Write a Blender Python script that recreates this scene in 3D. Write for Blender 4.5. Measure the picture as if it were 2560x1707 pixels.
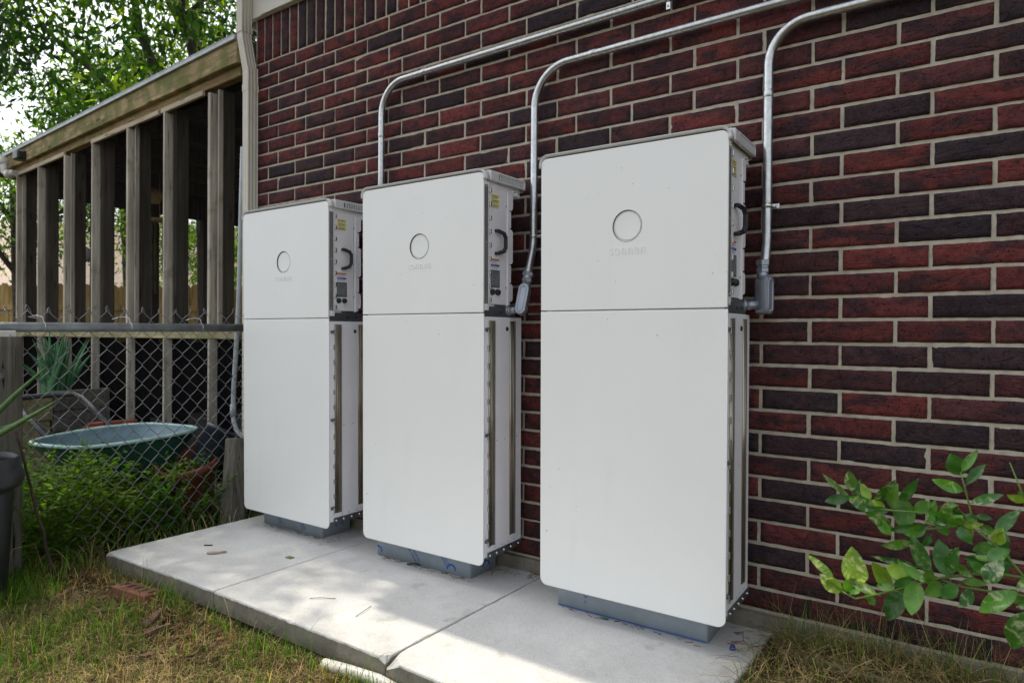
import bpy, bmesh, math, random
from mathutils import Vector, Matrix, noise
PI = math.pi
random.seed(7)
S = bpy.context.scene
for o in list(bpy.data.objects): bpy.data.objects.remove(o)
COL = S.collection

# ------------------------------------------------------------------ camera
CAM = Vector((0.4787, -2.3864, 0.9344))
yaw, pitch, roll, fpx = 0.615184, -0.006918, 0.007703, 1678.88
cy, sy = math.cos(yaw), math.sin(yaw)
fw = Vector((-sy*math.cos(pitch), cy*math.cos(pitch), math.sin(pitch)))
rt = Vector((cy, sy, 0)); up = rt.cross(fw)
r2 = rt*math.cos(roll)+up*math.sin(roll); u2 = -rt*math.sin(roll)+up*math.cos(roll)
cd = bpy.data.cameras.new('camera'); cam = bpy.data.objects.new('camera', cd); COL.objects.link(cam)
m = Matrix((r2, u2, -fw)).transposed().to_4x4(); m.translation = CAM; cam.matrix_world = m
cd.sensor_width = 36; cd.lens = fpx*36/2560; cd.clip_end = 600; cd.clip_start = 0.05
cd.dof.use_dof = True; cd.dof.focus_distance = 2.35; cd.dof.aperture_fstop = 4.5
S.camera = cam
# ------------------------------------------------------------------ light
LD = Vector((0.60, -0.075, -1.0)).normalized()          # the way the sunlight travels
sun_el = math.asin(-LD.z); sun_az = math.atan2(-LD.x, -LD.y)
W = bpy.data.worlds.new("World"); S.world = W; W.use_nodes = True
nt = W.node_tree; bg = nt.nodes['Background']
sky = nt.nodes.new('ShaderNodeTexSky'); sky.sky_type = 'NISHITA'; sky.sun_disc = False
sky.sun_elevation = sun_el; sky.sun_rotation = sun_az; sky.dust_density = 3.0; sky.air_density = 1.2
hs = nt.nodes.new('ShaderNodeHueSaturation'); hs.inputs['Saturation'].default_value = 0.33
nt.links.new(sky.outputs[0], hs.inputs['Color']); nt.links.new(hs.outputs[0], bg.inputs[0])
bg.inputs[1].default_value = 0.15
sl = bpy.data.lights.new('sun', 'SUN'); sl.energy = 2.1; sl.angle = math.radians(0.6); sl.color = (1, .93, .78)
so = bpy.data.objects.new('sun', sl); COL.objects.link(so); so.rotation_euler = LD.to_track_quat('-Z', 'Y').to_euler()
S.view_settings.view_transform = 'Standard'; S.view_settings.look = 'None'
S.view_settings.exposure = 1.05; S.view_settings.gamma = 1
S.render.engine = 'CYCLES'
S.cycles.max_bounces = 7; S.cycles.transparent_max_bounces = 16

# ------------------------------------------------------------------ helpers
def tag(o, label=None, cat=None, group=None, kind=None):
    if label: o['label'] = label
    if cat: o['category'] = cat
    if group: o['group'] = group
    if kind: o['kind'] = kind
    return o
def empty(name, loc=(0, 0, 0), rot=(0, 0, 0), label=None, cat=None, group=None):
    o = bpy.data.objects.new(name, None); COL.objects.link(o); o.empty_display_size = .05
    o.location = loc; o.rotation_euler = rot
    return tag(o, label, cat, group)
def perp(d):
    d = Vector(d).normalized(); a = Vector((0, 0, 1)) if abs(d.z) < .9 else Vector((1, 0, 0))
    u = d.cross(a).normalized(); return u, d.cross(u).normalized()
class MB:
    def __init__(s): s.v = []; s.f = []; s.sm = []; s.c = []; s.cur = None
    def add(s, vs, fs, smooth=False):
        b = len(s.v); s.v += [tuple(v) for v in vs]; s.f += [tuple(i+b for i in f) for f in fs]
        s.sm += [smooth]*len(fs); s.c += [s.cur]*len(fs); return b
    def box(s, x0, x1, y0, y1, z0, z1, M=None):
        vs = [Vector((x, y, z)) for x in (x0, x1) for y in (y0, y1) for z in (z0, z1)]
        if M is not None: vs = [M @ v for v in vs]
        s.add(vs, [(0, 1, 3, 2), (4, 6, 7, 5), (0, 4, 5, 1), (2, 3, 7, 6), (0, 2, 6, 4), (1, 5, 7, 3)])
    def bbox(s, x0, x1, y0, y1, z0, z1, b=.004, M=None, smooth=False):      # bevelled box
        vs = []; X = (x0, x1); Y = (y0, y1); Z = (z0, z1); idx = {}
        for i in (0, 1):
            for j in (0, 1):
                for k in (0, 1):
                    sx, sy_, sz = 1-2*i, 1-2*j, 1-2*k
                    for a, p in enumerate(((X[i], Y[j]+sy_*b, Z[k]+sz*b), (X[i]+sx*b, Y[j], Z[k]+sz*b), (X[i]+sx*b, Y[j]+sy_*b, Z[k]))):
                        idx[i, j, k, a] = len(vs); vs.append(Vector(p) if M is None else M @ Vector(p))
        g = idx.get; F = []
        for i in (0, 1):
            F.append([g((i, 0, 0, 0)), g((i, 1, 0, 0)), g((i, 1, 1, 0)), g((i, 0, 1, 0))])
            F.append([g((0, i, 0, 1)), g((1, i, 0, 1)), g((1, i, 1, 1)), g((0, i, 1, 1))])
            F.append([g((0, 0, i, 2)), g((1, 0, i, 2)), g((1, 1, i, 2)), g((0, 1, i, 2))])
            for j in (0, 1):
                F.append([g((i, j, 0, 0)), g((i, j, 1, 0)), g((i, j, 1, 1)), g((i, j, 0, 1))])
                F.append([g((i, 0, j, 0)), g((i, 1, j, 0)), g((i, 1, j, 2)), g((i, 0, j, 2))])
                F.append([g((0, i, j, 1)), g((1, i, j, 1)), g((1, i, j, 2)), g((0, i, j, 2))])
                for k in (0, 1): F.append([g((i, j, k, 0)), g((i, j, k, 1)), g((i, j, k, 2))])
        c = sum(vs, Vector())/len(vs); out = []
        for f in F:
            n = (vs[f[1]]-vs[f[0]]).cross(vs[f[2]]-vs[f[0]]); mid = sum((vs[q] for q in f), Vector())/len(f)
            out.append(tuple(f) if n.dot(mid-c) > 0 else tuple(reversed(f)))
        s.add(vs, out, smooth)
    def beam(s, p, q, w, h, b=.003, upv=(0, 0, 1)):         # bevelled bar from p to q
        p = Vector(p); q = Vector(q); d = q-p; L = d.length; x = d.normalized(); u = Vector(upv)
        if abs(x.dot(u)) > .95: u = Vector((0, 1, 0))
        y = u.cross(x).normalized(); z = x.cross(y)
        M = Matrix((x, y, z)).transposed().to_4x4(); M.translation = p
        s.bbox(0, L, -w/2, w/2, -h/2, h/2, b, M)
    def tube(s, pts, r, n=8, cap=True, smooth=True):
        pts = [Vector(p) for p in pts]; N = len(pts)
        R = r if isinstance(r, (list, tuple)) else [r]*N
        u = None; vs = []
        for i, p in enumerate(pts):
            d = (pts[min(i+1, N-1)]-pts[max(i-1, 0)])
            if d.length < 1e-9: d = Vector((0, 0, 1))
            d.normalize()
            if u is None: u, w = perp(d)
            else:
                u = (u-d*u.dot(d)); u = u.normalized() if u.length > 1e-6 else perp(d)[0]; w = d.cross(u)
            for k in range(n):
                a = 2*PI*k/n; vs.append(p+(u*math.cos(a)+w*math.sin(a))*R[i])
        fs = [(i*n+k, i*n+(k+1) % n, (i+1)*n+(k+1) % n, (i+1)*n+k) for i in range(N-1) for k in range(n)]
        b = s.add(vs, fs, smooth)
        if cap:
            s.f += [tuple(b+k for k in reversed(range(n))), tuple(b+(N-1)*n+k for k in range(n))]; s.sm += [False]*2; s.c += [s.cur]*2
    def lathe(s, prof, c=(0, 0, 0), axis=(0, 0, 1), n=32, smooth=True):
        c = Vector(c); d = Vector(axis).normalized(); u, w = perp(d)
        vs = [c+d*h+(u*math.cos(2*PI*k/n)+w*math.sin(2*PI*k/n))*r for r, h in prof for k in range(n)]
        fs = [(i*n+k, i*n+(k+1) % n, (i+1)*n+(k+1) % n, (i+1)*n+k) for i in range(len(prof)-1) for k in range(n)]
        s.add(vs, fs, smooth)
    def prism(s, poly, d, smooth=False):                    # closed polygon (3-D points) swept by vector d
        n = len(poly); d = Vector(d); P = [Vector(p) for p in poly]
        s.add(P+[p+d for p in P], [tuple(range(n)), tuple(reversed(range(n, 2*n)))]+[(i, i+n, (i+1) % n+n, (i+1) % n) for i in range(n)], smooth)
    def build(s, name, mat, parent=None, M=None, tintname='tint', fix=True):
        me = bpy.data.meshes.new(name); me.from_pydata(s.v, [], s.f)
        me.polygons.foreach_set('use_smooth', s.sm)
        if any(c is not None for c in s.c):
            a = me.attributes.new(tintname, 'FLOAT_COLOR', 'FACE')
            a.data.foreach_set('color', [x for c in s.c for x in (*(c or (1, 1, 1)), 1)])
        if fix and len(s.f) < 60000:
            bm = bmesh.new(); bm.from_mesh(me); bmesh.ops.recalc_face_normals(bm, faces=bm.faces); bm.to_mesh(me); bm.free()
        me.materials.append(mat); me.update()
        o = bpy.data.objects.new(name, me); COL.objects.link(o)
        if parent is not None: o.parent = parent
        return o

# ------------------------------------------------------------------ materials
def hexc(r, g, b):
    f = lambda c: c/12.92 if c <= .04045 else ((c+.055)/1.055)**2.4
    return (f(r/255), f(g/255), f(b/255), 1)
class NT:
    def __init__(s, name):
        s.m = bpy.data.materials.new(name); s.m.use_nodes = True; s.t = s.m.node_tree
        s.b = s.t.nodes['Principled BSDF']; s.out = s.t.nodes['Material Output']
        s.co = s.t.nodes.new('ShaderNodeTexCoord').outputs['Object']
    def n(s, typ, **kw):
        x = s.t.nodes.new(typ)
        for k, v in kw.items():
            if hasattr(x, k) and not k[0].isupper(): setattr(x, k, v)
            else: s.inp(x, k.replace('_', ' '), v)
        return x
    def inp(s, x, k, v):
        k = x.inputs[k] if k in x.inputs else x.inputs[int(k[1:])]
        if isinstance(v, bpy.types.NodeSocket): s.t.links.new(v, k)
        else: k.default_value = v
    def map(s, sc=(1, 1, 1), rot=(0, 0, 0), src=None):
        x = s.t.nodes.new('ShaderNodeMapping'); x.inputs['Scale'].default_value = sc; x.inputs['Rotation'].default_value = rot
        s.t.links.new(src or s.co, x.inputs[0]); return x.outputs[0]
    def noise(s, scale, detail=4, rough=.55, vec=None, dist=0):
        x = s.t.nodes.new('ShaderNodeTexNoise'); x.inputs['Scale'].default_value = scale; x.inputs['Detail'].default_value = detail
        x.inputs['Roughness'].default_value = rough; x.inputs['Distortion'].default_value = dist
        s.t.links.new(vec or s.co, x.inputs['Vector']); return x.outputs['Fac']
    def ramp(s, fac, stops, interp='LINEAR'):
        x = s.t.nodes.new('ShaderNodeValToRGB'); x.color_ramp.interpolation = interp
        e = x.color_ramp.elements
        while len(e) < len(stops): e.new(.5)
        for i, (p, c) in enumerate(stops):
            e[i].position = p; e[i].color = c if isinstance(c, tuple) else (c, c, c, 1)
        s.t.links.new(fac, x.inputs[0]); return x.outputs[0]
    def mix(s, fac, a, b, mode='MIX'):
        x = s.t.nodes.new('ShaderNodeMix'); x.data_type = 'RGBA'; x.blend_type = mode
        for i, v in ((0, fac), (6, a), (7, b)):
            if isinstance(v, bpy.types.NodeSocket): s.t.links.new(v, x.inputs[i])
            else: x.inputs[i].default_value = v
        return x.outputs[2]
    def math(s, op, a, b=0.0):
        x = s.t.nodes.new('ShaderNodeMath'); x.operation = op
        for i, v in ((0, a), (1, b)):
            if isinstance(v, bpy.types.NodeSocket): s.t.links.new(v, x.inputs[i])
            else: x.inputs[i].default_value = v
        return x.outputs[0]
    def attr(s, name):
        x = s.t.nodes.new('ShaderNodeAttribute'); x.attribute_name = name; return x.outputs['Color']
    def bump(s, h, strength=.3, dist=.01, normal=None):
        x = s.t.nodes.new('ShaderNodeBump'); x.inputs['Strength'].default_value = strength; x.inputs['Distance'].default_value = dist
        s.t.links.new(h, x.inputs['Height'])
        if normal is not None: s.t.links.new(normal, x.inputs['Normal'])
        return x.outputs[0]
    def set(s, **kw):
        for k, v in kw.items(): s.inp(s.b, k.replace('_', ' '), v)
        return s.m
def plain(name, col, rough=.5, metal=0, bumpsc=None, bs=.1, bd=.002, var=.06):
    t = NT(name); f = t.noise(14, 5)
    c2 = tuple(min(1, c*(1+var*2)) for c in col[:3])+(1,); c1 = tuple(c*(1-var*2) for c in col[:3])+(1,)
    t.set(Base_Color=t.ramp(f, [(.3, c1), (.7, c2)]), Roughness=rough, Metallic=metal)
    if bumpsc: t.set(Normal=t.bump(t.noise(bumpsc, 5), bs, bd))
    return t.m
# bricks
t = NT('brick'); tint = t.attr('tint')
sh = t.mix(1.0, t.co, tint, 'ADD')
v = t.map((1, 1, 1), src=sh)
patch = t.ramp(t.noise(9, 3, .6, t.map((1, 1, 2.2), src=sh)), [(.44, 0.0), (.60, 1.0)])
base = t.mix(patch, tint, t.mix(.78, tint, (.026, .020, .025, 1)))
fleck = t.ramp(t.noise(70, 3, .7, t.map((1, 1, 1.6))), [(.66, 0.0), (.74, .75)])
base = t.mix(fleck, base, t.mix(.5, tint, (.30, .085, .04, 1)))
fl2 = t.ramp(t.noise(260, 2, .6), [(.66, 0.0), (.72, .35)]); base = t.mix(fl2, base, (.24, .19, .18, 1))
pit = t.ramp(t.noise(120, 3, .7), [(.34, .35), (.44, 1.0)]); base = t.mix(1.0, base, pit, 'MULTIPLY')
mot = t.ramp(t.noise(38, 4, .7, sh), [(.3, .66), (.7, 1.28)]); base = t.mix(1.0, base, mot, 'MULTIPLY')
grain = t.ramp(t.noise(240, 4, .7), [(.25, .72), (.8, 1.18)]); base = t.mix(1.0, base, grain, 'MULTIPLY')
wv = t.n('ShaderNodeTexNoise', Scale=5.5, Detail=1.5, Roughness=.5, Distortion=1.6); t.t.links.new(t.map((1, 1, 3.2), (0, .25, 0), sh), wv.inputs['Vector'])
crease = t.math('ABSOLUTE', t.math('SUBTRACT', wv.outputs[0], .5))
crease = t.ramp(crease, [(0, 0.0), (.035, 1.0)])
h1 = t.bump(crease, .55, .0035); h2 = t.bump(t.noise(28, 4, .65, t.map((1, 1, 1.8), src=sh)), .5, .006, h1); h3 = t.bump(t.noise(330, 3), .5, .0012, h2)
M_brick = t.set(Base_Color=base, Roughness=.85, Normal=h3, Specular_IOR_Level=.16)
t = NT('mortar')
c = t.ramp(t.noise(30, 5), [(.3, (.33, .295, .23, 1)), (.7, (.50, .45, .36, 1))]); c = t.mix(1.0, c, t.ramp(t.noise(500, 3), [(.3, .8), (.7, 1.1)]), 'MULTIPLY')
M_mortar = t.set(Base_Color=c, Roughness=.95, Specular_IOR_Level=.1, Normal=t.bump(t.noise(300, 4), .6, .002))
t = NT('concrete')
c = t.ramp(t.noise(5, 5, .6), [(.25, (.47, .465, .445, 1)), (.75, (.60, .59, .565, 1))])
c = t.mix(t.ramp(t.noise(150, 4, .75), [(.57, 0.0), (.66, .6)]), c, (.15, .15, .15, 1))
c = t.mix(t.ramp(t.noise(2.6, 6, .7), [(.52, 0.0), (.68, .42)]), c, (.27, .26, .225, 1))
c = t.mix(t.ramp(t.noise(7, 3, .5), [(.66, 0.0), (.72, .35)]), c, (.24, .22, .18, 1))
c = t.mix(1.0, c, t.ramp(t.noise(420, 3, .7), [(.3, .78), (.7, 1.12)]), 'MULTIPLY')
M_conc = t.set(Base_Color=c, Roughness=.9, Normal=t.bump(t.noise(420, 4, .7), .35, .002, t.bump(t.noise(6, 3), .1, .01)))
t = NT('concrete_side')  # brown-grey sides, with shade on the slab fronts darkened into the colour
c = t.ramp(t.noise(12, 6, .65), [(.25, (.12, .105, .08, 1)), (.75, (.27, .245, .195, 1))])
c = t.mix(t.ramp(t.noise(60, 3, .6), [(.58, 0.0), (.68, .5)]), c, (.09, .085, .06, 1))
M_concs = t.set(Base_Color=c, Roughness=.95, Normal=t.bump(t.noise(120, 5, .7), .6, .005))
t = NT('cabinet_paint'); c = t.ramp(t.noise(1.6, 6, .65), [(.3, (.785, .785, .758, 1)), (.7, (.82, .82, .795, 1))])
c = t.mix(t.ramp(t.noise(55, 2, .5), [(.735, 0.0), (.755, .55)]), c, (.30, .27, .22, 1))
c = t.mix(t.ramp(t.noise(4, 6, .7, t.map((3, 3, .35))), [(.56, 0.0), (.75, .06)]), c, (.45, .42, .36, 1))
M_panel = t.set(Base_Color=c, Roughness=t.ramp(t.noise(7, 5), [(.3, .36), (.7, .48)]), Normal=t.bump(t.noise(1.3, 2), .05, .02))
M_cap = plain('cap_plastic', (.62, .62, .61, 1), .45, 0, 600, .06, .0005, .01)
M_white = plain('chassis_white', (.86, .85, .87, 1), .38, 0, None, var=.01)
M_strip = plain('strip_gray', (.16, .155, .15, 1), .55, 0, 90, .2, .001, .12)
M_steel = plain('tray_steel', (.13, .14, .15, 1), .42, .6, 40, .1, .002, .12)
M_brack = plain('bracket_steel', (.24, .26, .29, 1), .36, .85, 30, .12, .002, .1)
M_chrome = plain('clip_metal', (.60, .60, .60, 1), .25, .9, None, var=.04)
t = NT('rail_metal'); cc = t.ramp(t.noise(3, 4, .6, t.map((30, 30, 1))), [(.3, (.16, .13, .095, 1)), (.55, (.42, .37, .28, 1)), (.75, (.60, .57, .50, 1))])
M_rail = t.set(Base_Color=cc, Roughness=.28, Metallic=.9)
M_black = plain('black_plastic', (.012, .013, .015, 1), .42, 0, None, var=.05)
M_dark = plain('dark_gap', (.006, .006, .006, 1), .9)
M_film = plain('film_grayblue', (.30, .345, .385, 1), .33, 0, 7, .12, .01, .05)
M_blue = plain('print_blue', (.012, .085, .36, 1), .4)
M_yel = plain('label_yellow', (.78, .66, .04, 1), .5, var=.01)
M_red = plain('label_red', (.55, .12, .05, 1), .5)
M_navy = plain('label_blue', (.02, .05, .40, 1), .5)
M_gry = plain('label_gray', (.10, .11, .12, 1), .5, var=.15)
M_lightgry = plain('label_text', (.45, .45, .46, 1), .5, var=.2)
M_grn = plain('knob_green', (.01, .09, .03, 1), .3)
t = NT('galvanised'); c = t.ramp(t.noise(60, 4, .6, t.map((1, 1, 1))), [(.3, (.40, .42, .43, 1)), (.7, (.60, .61, .60, 1))])
M_galv = t.set(Base_Color=c, Metallic=1.0, Roughness=t.ramp(t.noise(25, 4), [(.3, .28), (.7, .44)]), Normal=t.bump(t.noise(18, 3), .06, .004))
M_alum = plain('cast_aluminium', (.36, .39, .44, 1), .45, .75, 120, .25, .001, .05)
M_rail_f = plain('fence_pipe', (.22, .24, .255, 1), .42, .35, 60, .2, .001, .15)
M_wire = plain('fence_wire', (.20, .205, .205, 1), .5, .6, None, var=.2)
M_tie = plain('tie_metal', (.62, .60, .56, 1), .4, .6, None)
M_down = plain('downspout_paint', (.56, .53, .44, 1), .45, 0, 5, .06, .01, .02)
M_trim = plain('frieze_paint', (.62, .60, .53, 1), .6, 0, 60, .15, .001, .02)
M_pvc = plain('pvc_gray', (.36, .39, .41, 1), .4, 0, None, var=.05)
M_pvcw = plain('pvc_white', (.52, .50, .45, 1), .4, 0, 20, .1, .002, .1)
def wood(name, a, b, moss=None, ms=(.5, .62), ax='x', crackd=.75):
    t = NT(name); sc = {'x': (1.2, 26, 26), 'y': (26, 1.2, 26), 'z': (26, 26, 1.2)}[ax]
    g = t.noise(1.6, 7, .65, t.map(sc), .35)
    c = t.ramp(g, [(.28, a), (.5, tuple((x+y)/2 for x, y in zip(a, b))), (.72, b)])
    big = t.noise(3.5, 3, .5, t.map({'x': (.5, 2, 2), 'y': (2, .5, 2), 'z': (2, 2, .5)}[ax]))
    c = t.mix(1.0, c, t.ramp(big, [(.3, .75), (.7, 1.15)]), 'MULTIPLY')
    if moss: c = t.mix(t.ramp(t.noise(5, 5, .65), [(ms[0], 0.0), (ms[1], .8)]), c, moss)
    kn = t.n('ShaderNodeTexVoronoi', Scale=1.0); t.t.links.new(t.map({'x': (2.2, 9, 9), 'y': (9, 2.2, 9), 'z': (9, 9, 2.2)}[ax]), kn.inputs['Vector'])
    c = t.mix(t.ramp(kn.outputs['Distance'], [(.06, .7), (.14, 0.0)]), c, tuple(x*.25 for x in a[:3])+(1,))
    cr = t.ramp(t.noise(2.6, 4, .5, t.map(sc)), [(.30, 0.0), (.36, 1.0)])
    c = t.mix(1.0, c, t.mix(1.0-crackd, cr, (1, 1, 1, 1)), 'MULTIPLY')
    return t.set(Base_Color=c, Roughness=.9, Specular_IOR_Level=.12, Normal=t.bump(g, .5, .004, t.bump(cr, .3, .003)))
M_wbeam = wood('wood_beam', (.17, .115, .06, 1), (.50, .39, .22, 1), (.13, .145, .045, 1), (.42, .56), 'x')
M_wbeam2 = wood('wood_header', (.16, .11, .055, 1), (.36, .26, .13, 1), (.10, .11, .04, 1), (.50, .68), 'x')
M_wtrim = wood('wood_trim', (.30, .25, .17, 1), (.56, .48, .36, 1), None, ax='x')
M_wtrim2 = wood('wood_trim_pale', (.28, .25, .20, 1), (.66, .60, .50, 1), (.20, .19, .13, 1), (.56, .72), ax='z')
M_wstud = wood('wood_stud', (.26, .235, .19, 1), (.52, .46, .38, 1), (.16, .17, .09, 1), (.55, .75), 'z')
M_wrail = wood('wood_rail', (.24, .21, .11, 1), (.45, .39, .25, 1), (.14, .16, .06, 1), (.45, .65), 'x')
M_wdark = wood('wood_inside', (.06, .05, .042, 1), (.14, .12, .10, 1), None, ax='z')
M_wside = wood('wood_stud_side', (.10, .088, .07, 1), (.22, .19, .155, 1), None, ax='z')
M_wpost = wood('wood_post', (.05, .045, .036, 1), (.20, .185, .155, 1), (.10, .11, .06, 1), (.5, .72), 'z', .95)
M_wold = wood('wood_planter', (.06, .058, .055, 1), (.20, .19, .175, 1), (.06, .065, .03, 1), (.55, .75), 'x', .95)
M_wold2 = wood('wood_planter_light', (.12, .105, .06, 1), (.28, .25, .15, 1), (.07, .08, .03, 1), (.45, .68), 'x', .9)
M_wpick = wood('wood_picket', (.36, .23, .08, 1), (.62, .44, .20, 1), None, ax='z')
M_flash = plain('flashing', (.30, .33, .33, 1), .5, .3, 20, .1, .003, .12)
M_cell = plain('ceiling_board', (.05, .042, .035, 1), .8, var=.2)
M_rust = plain('rusty_iron', (.055, .032, .02, 1), .8, .2, 150, .7, .003, .3)
M_soil = None
t = NT('ground_soil')
c = t.ramp(t.noise(9, 8, .7), [(.3, (.018, .013, .008, 1)), (.5, (.05, .034, .02, 1)), (.72, (.12, .08, .045, 1))])
c = t.mix(t.ramp(t.noise(1.2, 4), [(.45, 0.0), (.65, .5)]), c, (.06, .075, .025, 1))
M_soil = t.set(Base_Color=c, Roughness=.95, Specular_IOR_Level=.05, Normal=t.bump(t.noise(40, 8, .75), .9, .02))
def leafmat(name, trans=.45, rough=.5, spec=.15):
    t = NT(name); c = t.attr('tint')
    c = t.mix(1.0, c, t.ramp(t.noise(30, 3), [(.3, .78), (.7, 1.2)]), 'MULTIPLY')
    t.set(Base_Color=c, Roughness=rough, Specular_IOR_Level=spec)
    tr = t.n('ShaderNodeBsdfTranslucent'); t.t.links.new(t.mix(1.0, c, (1.5, 1.7, .55, 1), 'MULTIPLY'), tr.inputs[0])
    mx = t.n('ShaderNodeMixShader'); mx.inputs[0].default_value = trans
    t.t.links.new(t.b.outputs[0], mx.inputs[1]); t.t.links.new(tr.outputs[0], mx.inputs[2]); t.t.links.new(mx.outputs[0], t.out.inputs[0])
    return t.m
M_leaf = leafmat('tree_leaf', .58)
M_grass = leafmat('grass_blade', .35, .7, .1)
M_weed = leafmat('weed_leaf', .45, .6, .12)
M_aloe = leafmat('aloe_leaf', .12, .45)
# lime leaf: glossy, with pale mottling
t = NT('lime_leaf'); c = t.attr('tint')
mot = t.ramp(t.noise(42, 4, .6, None, 1.2), [(.50, 0.0), (.66, 1.0)])
var = t.n('ShaderNodeSeparateColor'); t.t.links.new(t.attr('var'), var.inputs[0])
c = t.mix(t.math('MULTIPLY', mot, var.outputs[0]), c, (.60, .62, .40, 1))
c = t.mix(1.0, c, t.ramp(t.noise(40, 3), [(.3, .75), (.7, 1.2)]), 'MULTIPLY')
t.set(Base_Color=c, Roughness=.34, Specular_IOR_Level=.42, Normal=t.bump(t.noise(55, 3), .35, .006))
tr = t.n('ShaderNodeBsdfTranslucent'); t.t.links.new(t.mix(1.0, c, (1.4, 1.6, .5, 1), 'MULTIPLY'), tr.inputs[0])
mx = t.n('ShaderNodeMixShader'); mx.inputs[0].default_value = .3
t.t.links.new(t.b.outputs[0], mx.inputs[1]); t.t.links.new(tr.outputs[0], mx.inputs[2]); t.t.links.new(mx.outputs[0], t.out.inputs[0])
M_lime = t.m
def screenmat(name, col, op):
    t = NT(name); t.set(Base_Color=col, Roughness=.9, Specular_IOR_Level=0.0)
    fold = t.math('ADD', t.math('MULTIPLY', t.ramp(t.noise(2.2, 3, .5), [(.3, 0.0), (.7, 1.0)]), .10), op-.05)
    tp = t.n('ShaderNodeBsdfTransparent'); mx = t.n('ShaderNodeMixShader'); t.t.links.new(fold, mx.inputs[0])
    t.t.links.new(tp.outputs[0], mx.inputs[1]); t.t.links.new(t.b.outputs[0], mx.inputs[2]); t.t.links.new(mx.outputs[0], t.out.inputs[0])
    return t.m
M_screen = screenmat('screen_mesh', (.008, .008, .008, 1), .40)
M_screen2 = screenmat('screen_mesh_lower', (.005, .005, .006, 1), .88)
M_bark = plain('bark', (.07, .055, .04, 1), .9, 0, 40, .9, .02, .3)
M_stem = plain('green_stem', (.10, .16, .03, 1), .5)
M_ystem = plain('yellow_stem', (.38, .42, .06, 1), .5)
M_tub = plain('tub_green', (.012, .055, .038, 1), .38, 0, 12, .08, .004, .1)
M_tubin = plain('tub_inside', (.10, .17, .20, 1), .5, 0, 12, .1, .004, .1)
M_tubrim = plain('tub_rim', (.28, .42, .38, 1), .42, 0, None)
M_handle = plain('handle_gray', (.05, .052, .055, 1), .5, .3, 80, .2, .001, .2)
M_terra = plain('terracotta', (.15, .036, .018, 1), .7, 0, 30, .3, .003, .15)
M_terra2 = plain('clay_brick', (.17, .062, .036, 1), .85, 0, 120, .5, .003, .2)
M_redpl = plain('red_plank', (.27, .075, .05, 1), .8, 0, 40, .4, .003, .2)
M_can = plain('trash_can', (.016, .018, .021, 1), .42, 0, 40, .25, .003, .1)
M_pot = plain('pot_black', (.018, .022, .032, 1), .4, 0, None, var=.15)
M_roof = plain('roof_shingle', (.42, .33, .26, 1), .9, 0, 8, .4, .02, .12)
M_houset = plain('house_siding', (.45, .38, .28, 1), .9, 0, 8, .2, .02, .08)
M_hose = plain('black_hose', (.022, .025, .032, 1), .38, 0, None, var=.1)
M_cream = plain('cream_disc', (.75, .58, .30, 1), .6, 0, None)
M_clock = plain('clock_face', (.42, .43, .38, 1), .5, 0, None)
M_litter = plain('dead_bark', (.115, .06, .036, 1), .9, 0, 60, .6, .004, .25)

# ------------------------------------------------------------------ setting: ground
def hgt(x, y):
    b = -.145+.018*noise.noise(Vector((x*1.3, y*1.3, 0)))+.010*noise.noise(Vector((x*5, y*5, 3)))
    if x > -.2 and y > -.9: b += .065*max(0, min(1, (y+.9)/.8))
    if x < -3.6: b -= .03
    return b
g = MB(); xs = []; ys = []
def axis(lo, hi, step, far):
    a = [lo+i*step for i in range(int((hi-lo)/step)+1)]; d = step; l = a[0]; r_ = a[-1]
    L = []; R_ = []
    while l > -far: d *= 1.35; l -= d; L.append(l)
    d = step
    while r_ < far: d *= 1.35; r_ += d; R_.append(r_)
    return L[::-1]+a+R_
xs = axis(-5, 1.4, .05, 250); ys = axis(-2.6, .2, .05, 250)
for y in ys:
    for x in xs: g.v.append((x, y, hgt(x, y)))
nx = len(xs)
g.f = [(j*nx+i, j*nx+i+1, (j+1)*nx+i+1, (j+1)*nx+i) for j in range(len(ys)-1) for i in range(nx-1)]
g.sm = [True]*len(g.f); g.c = [None]*len(g.f)
tag(g.build('ground', M_soil), kind='structure')

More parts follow.
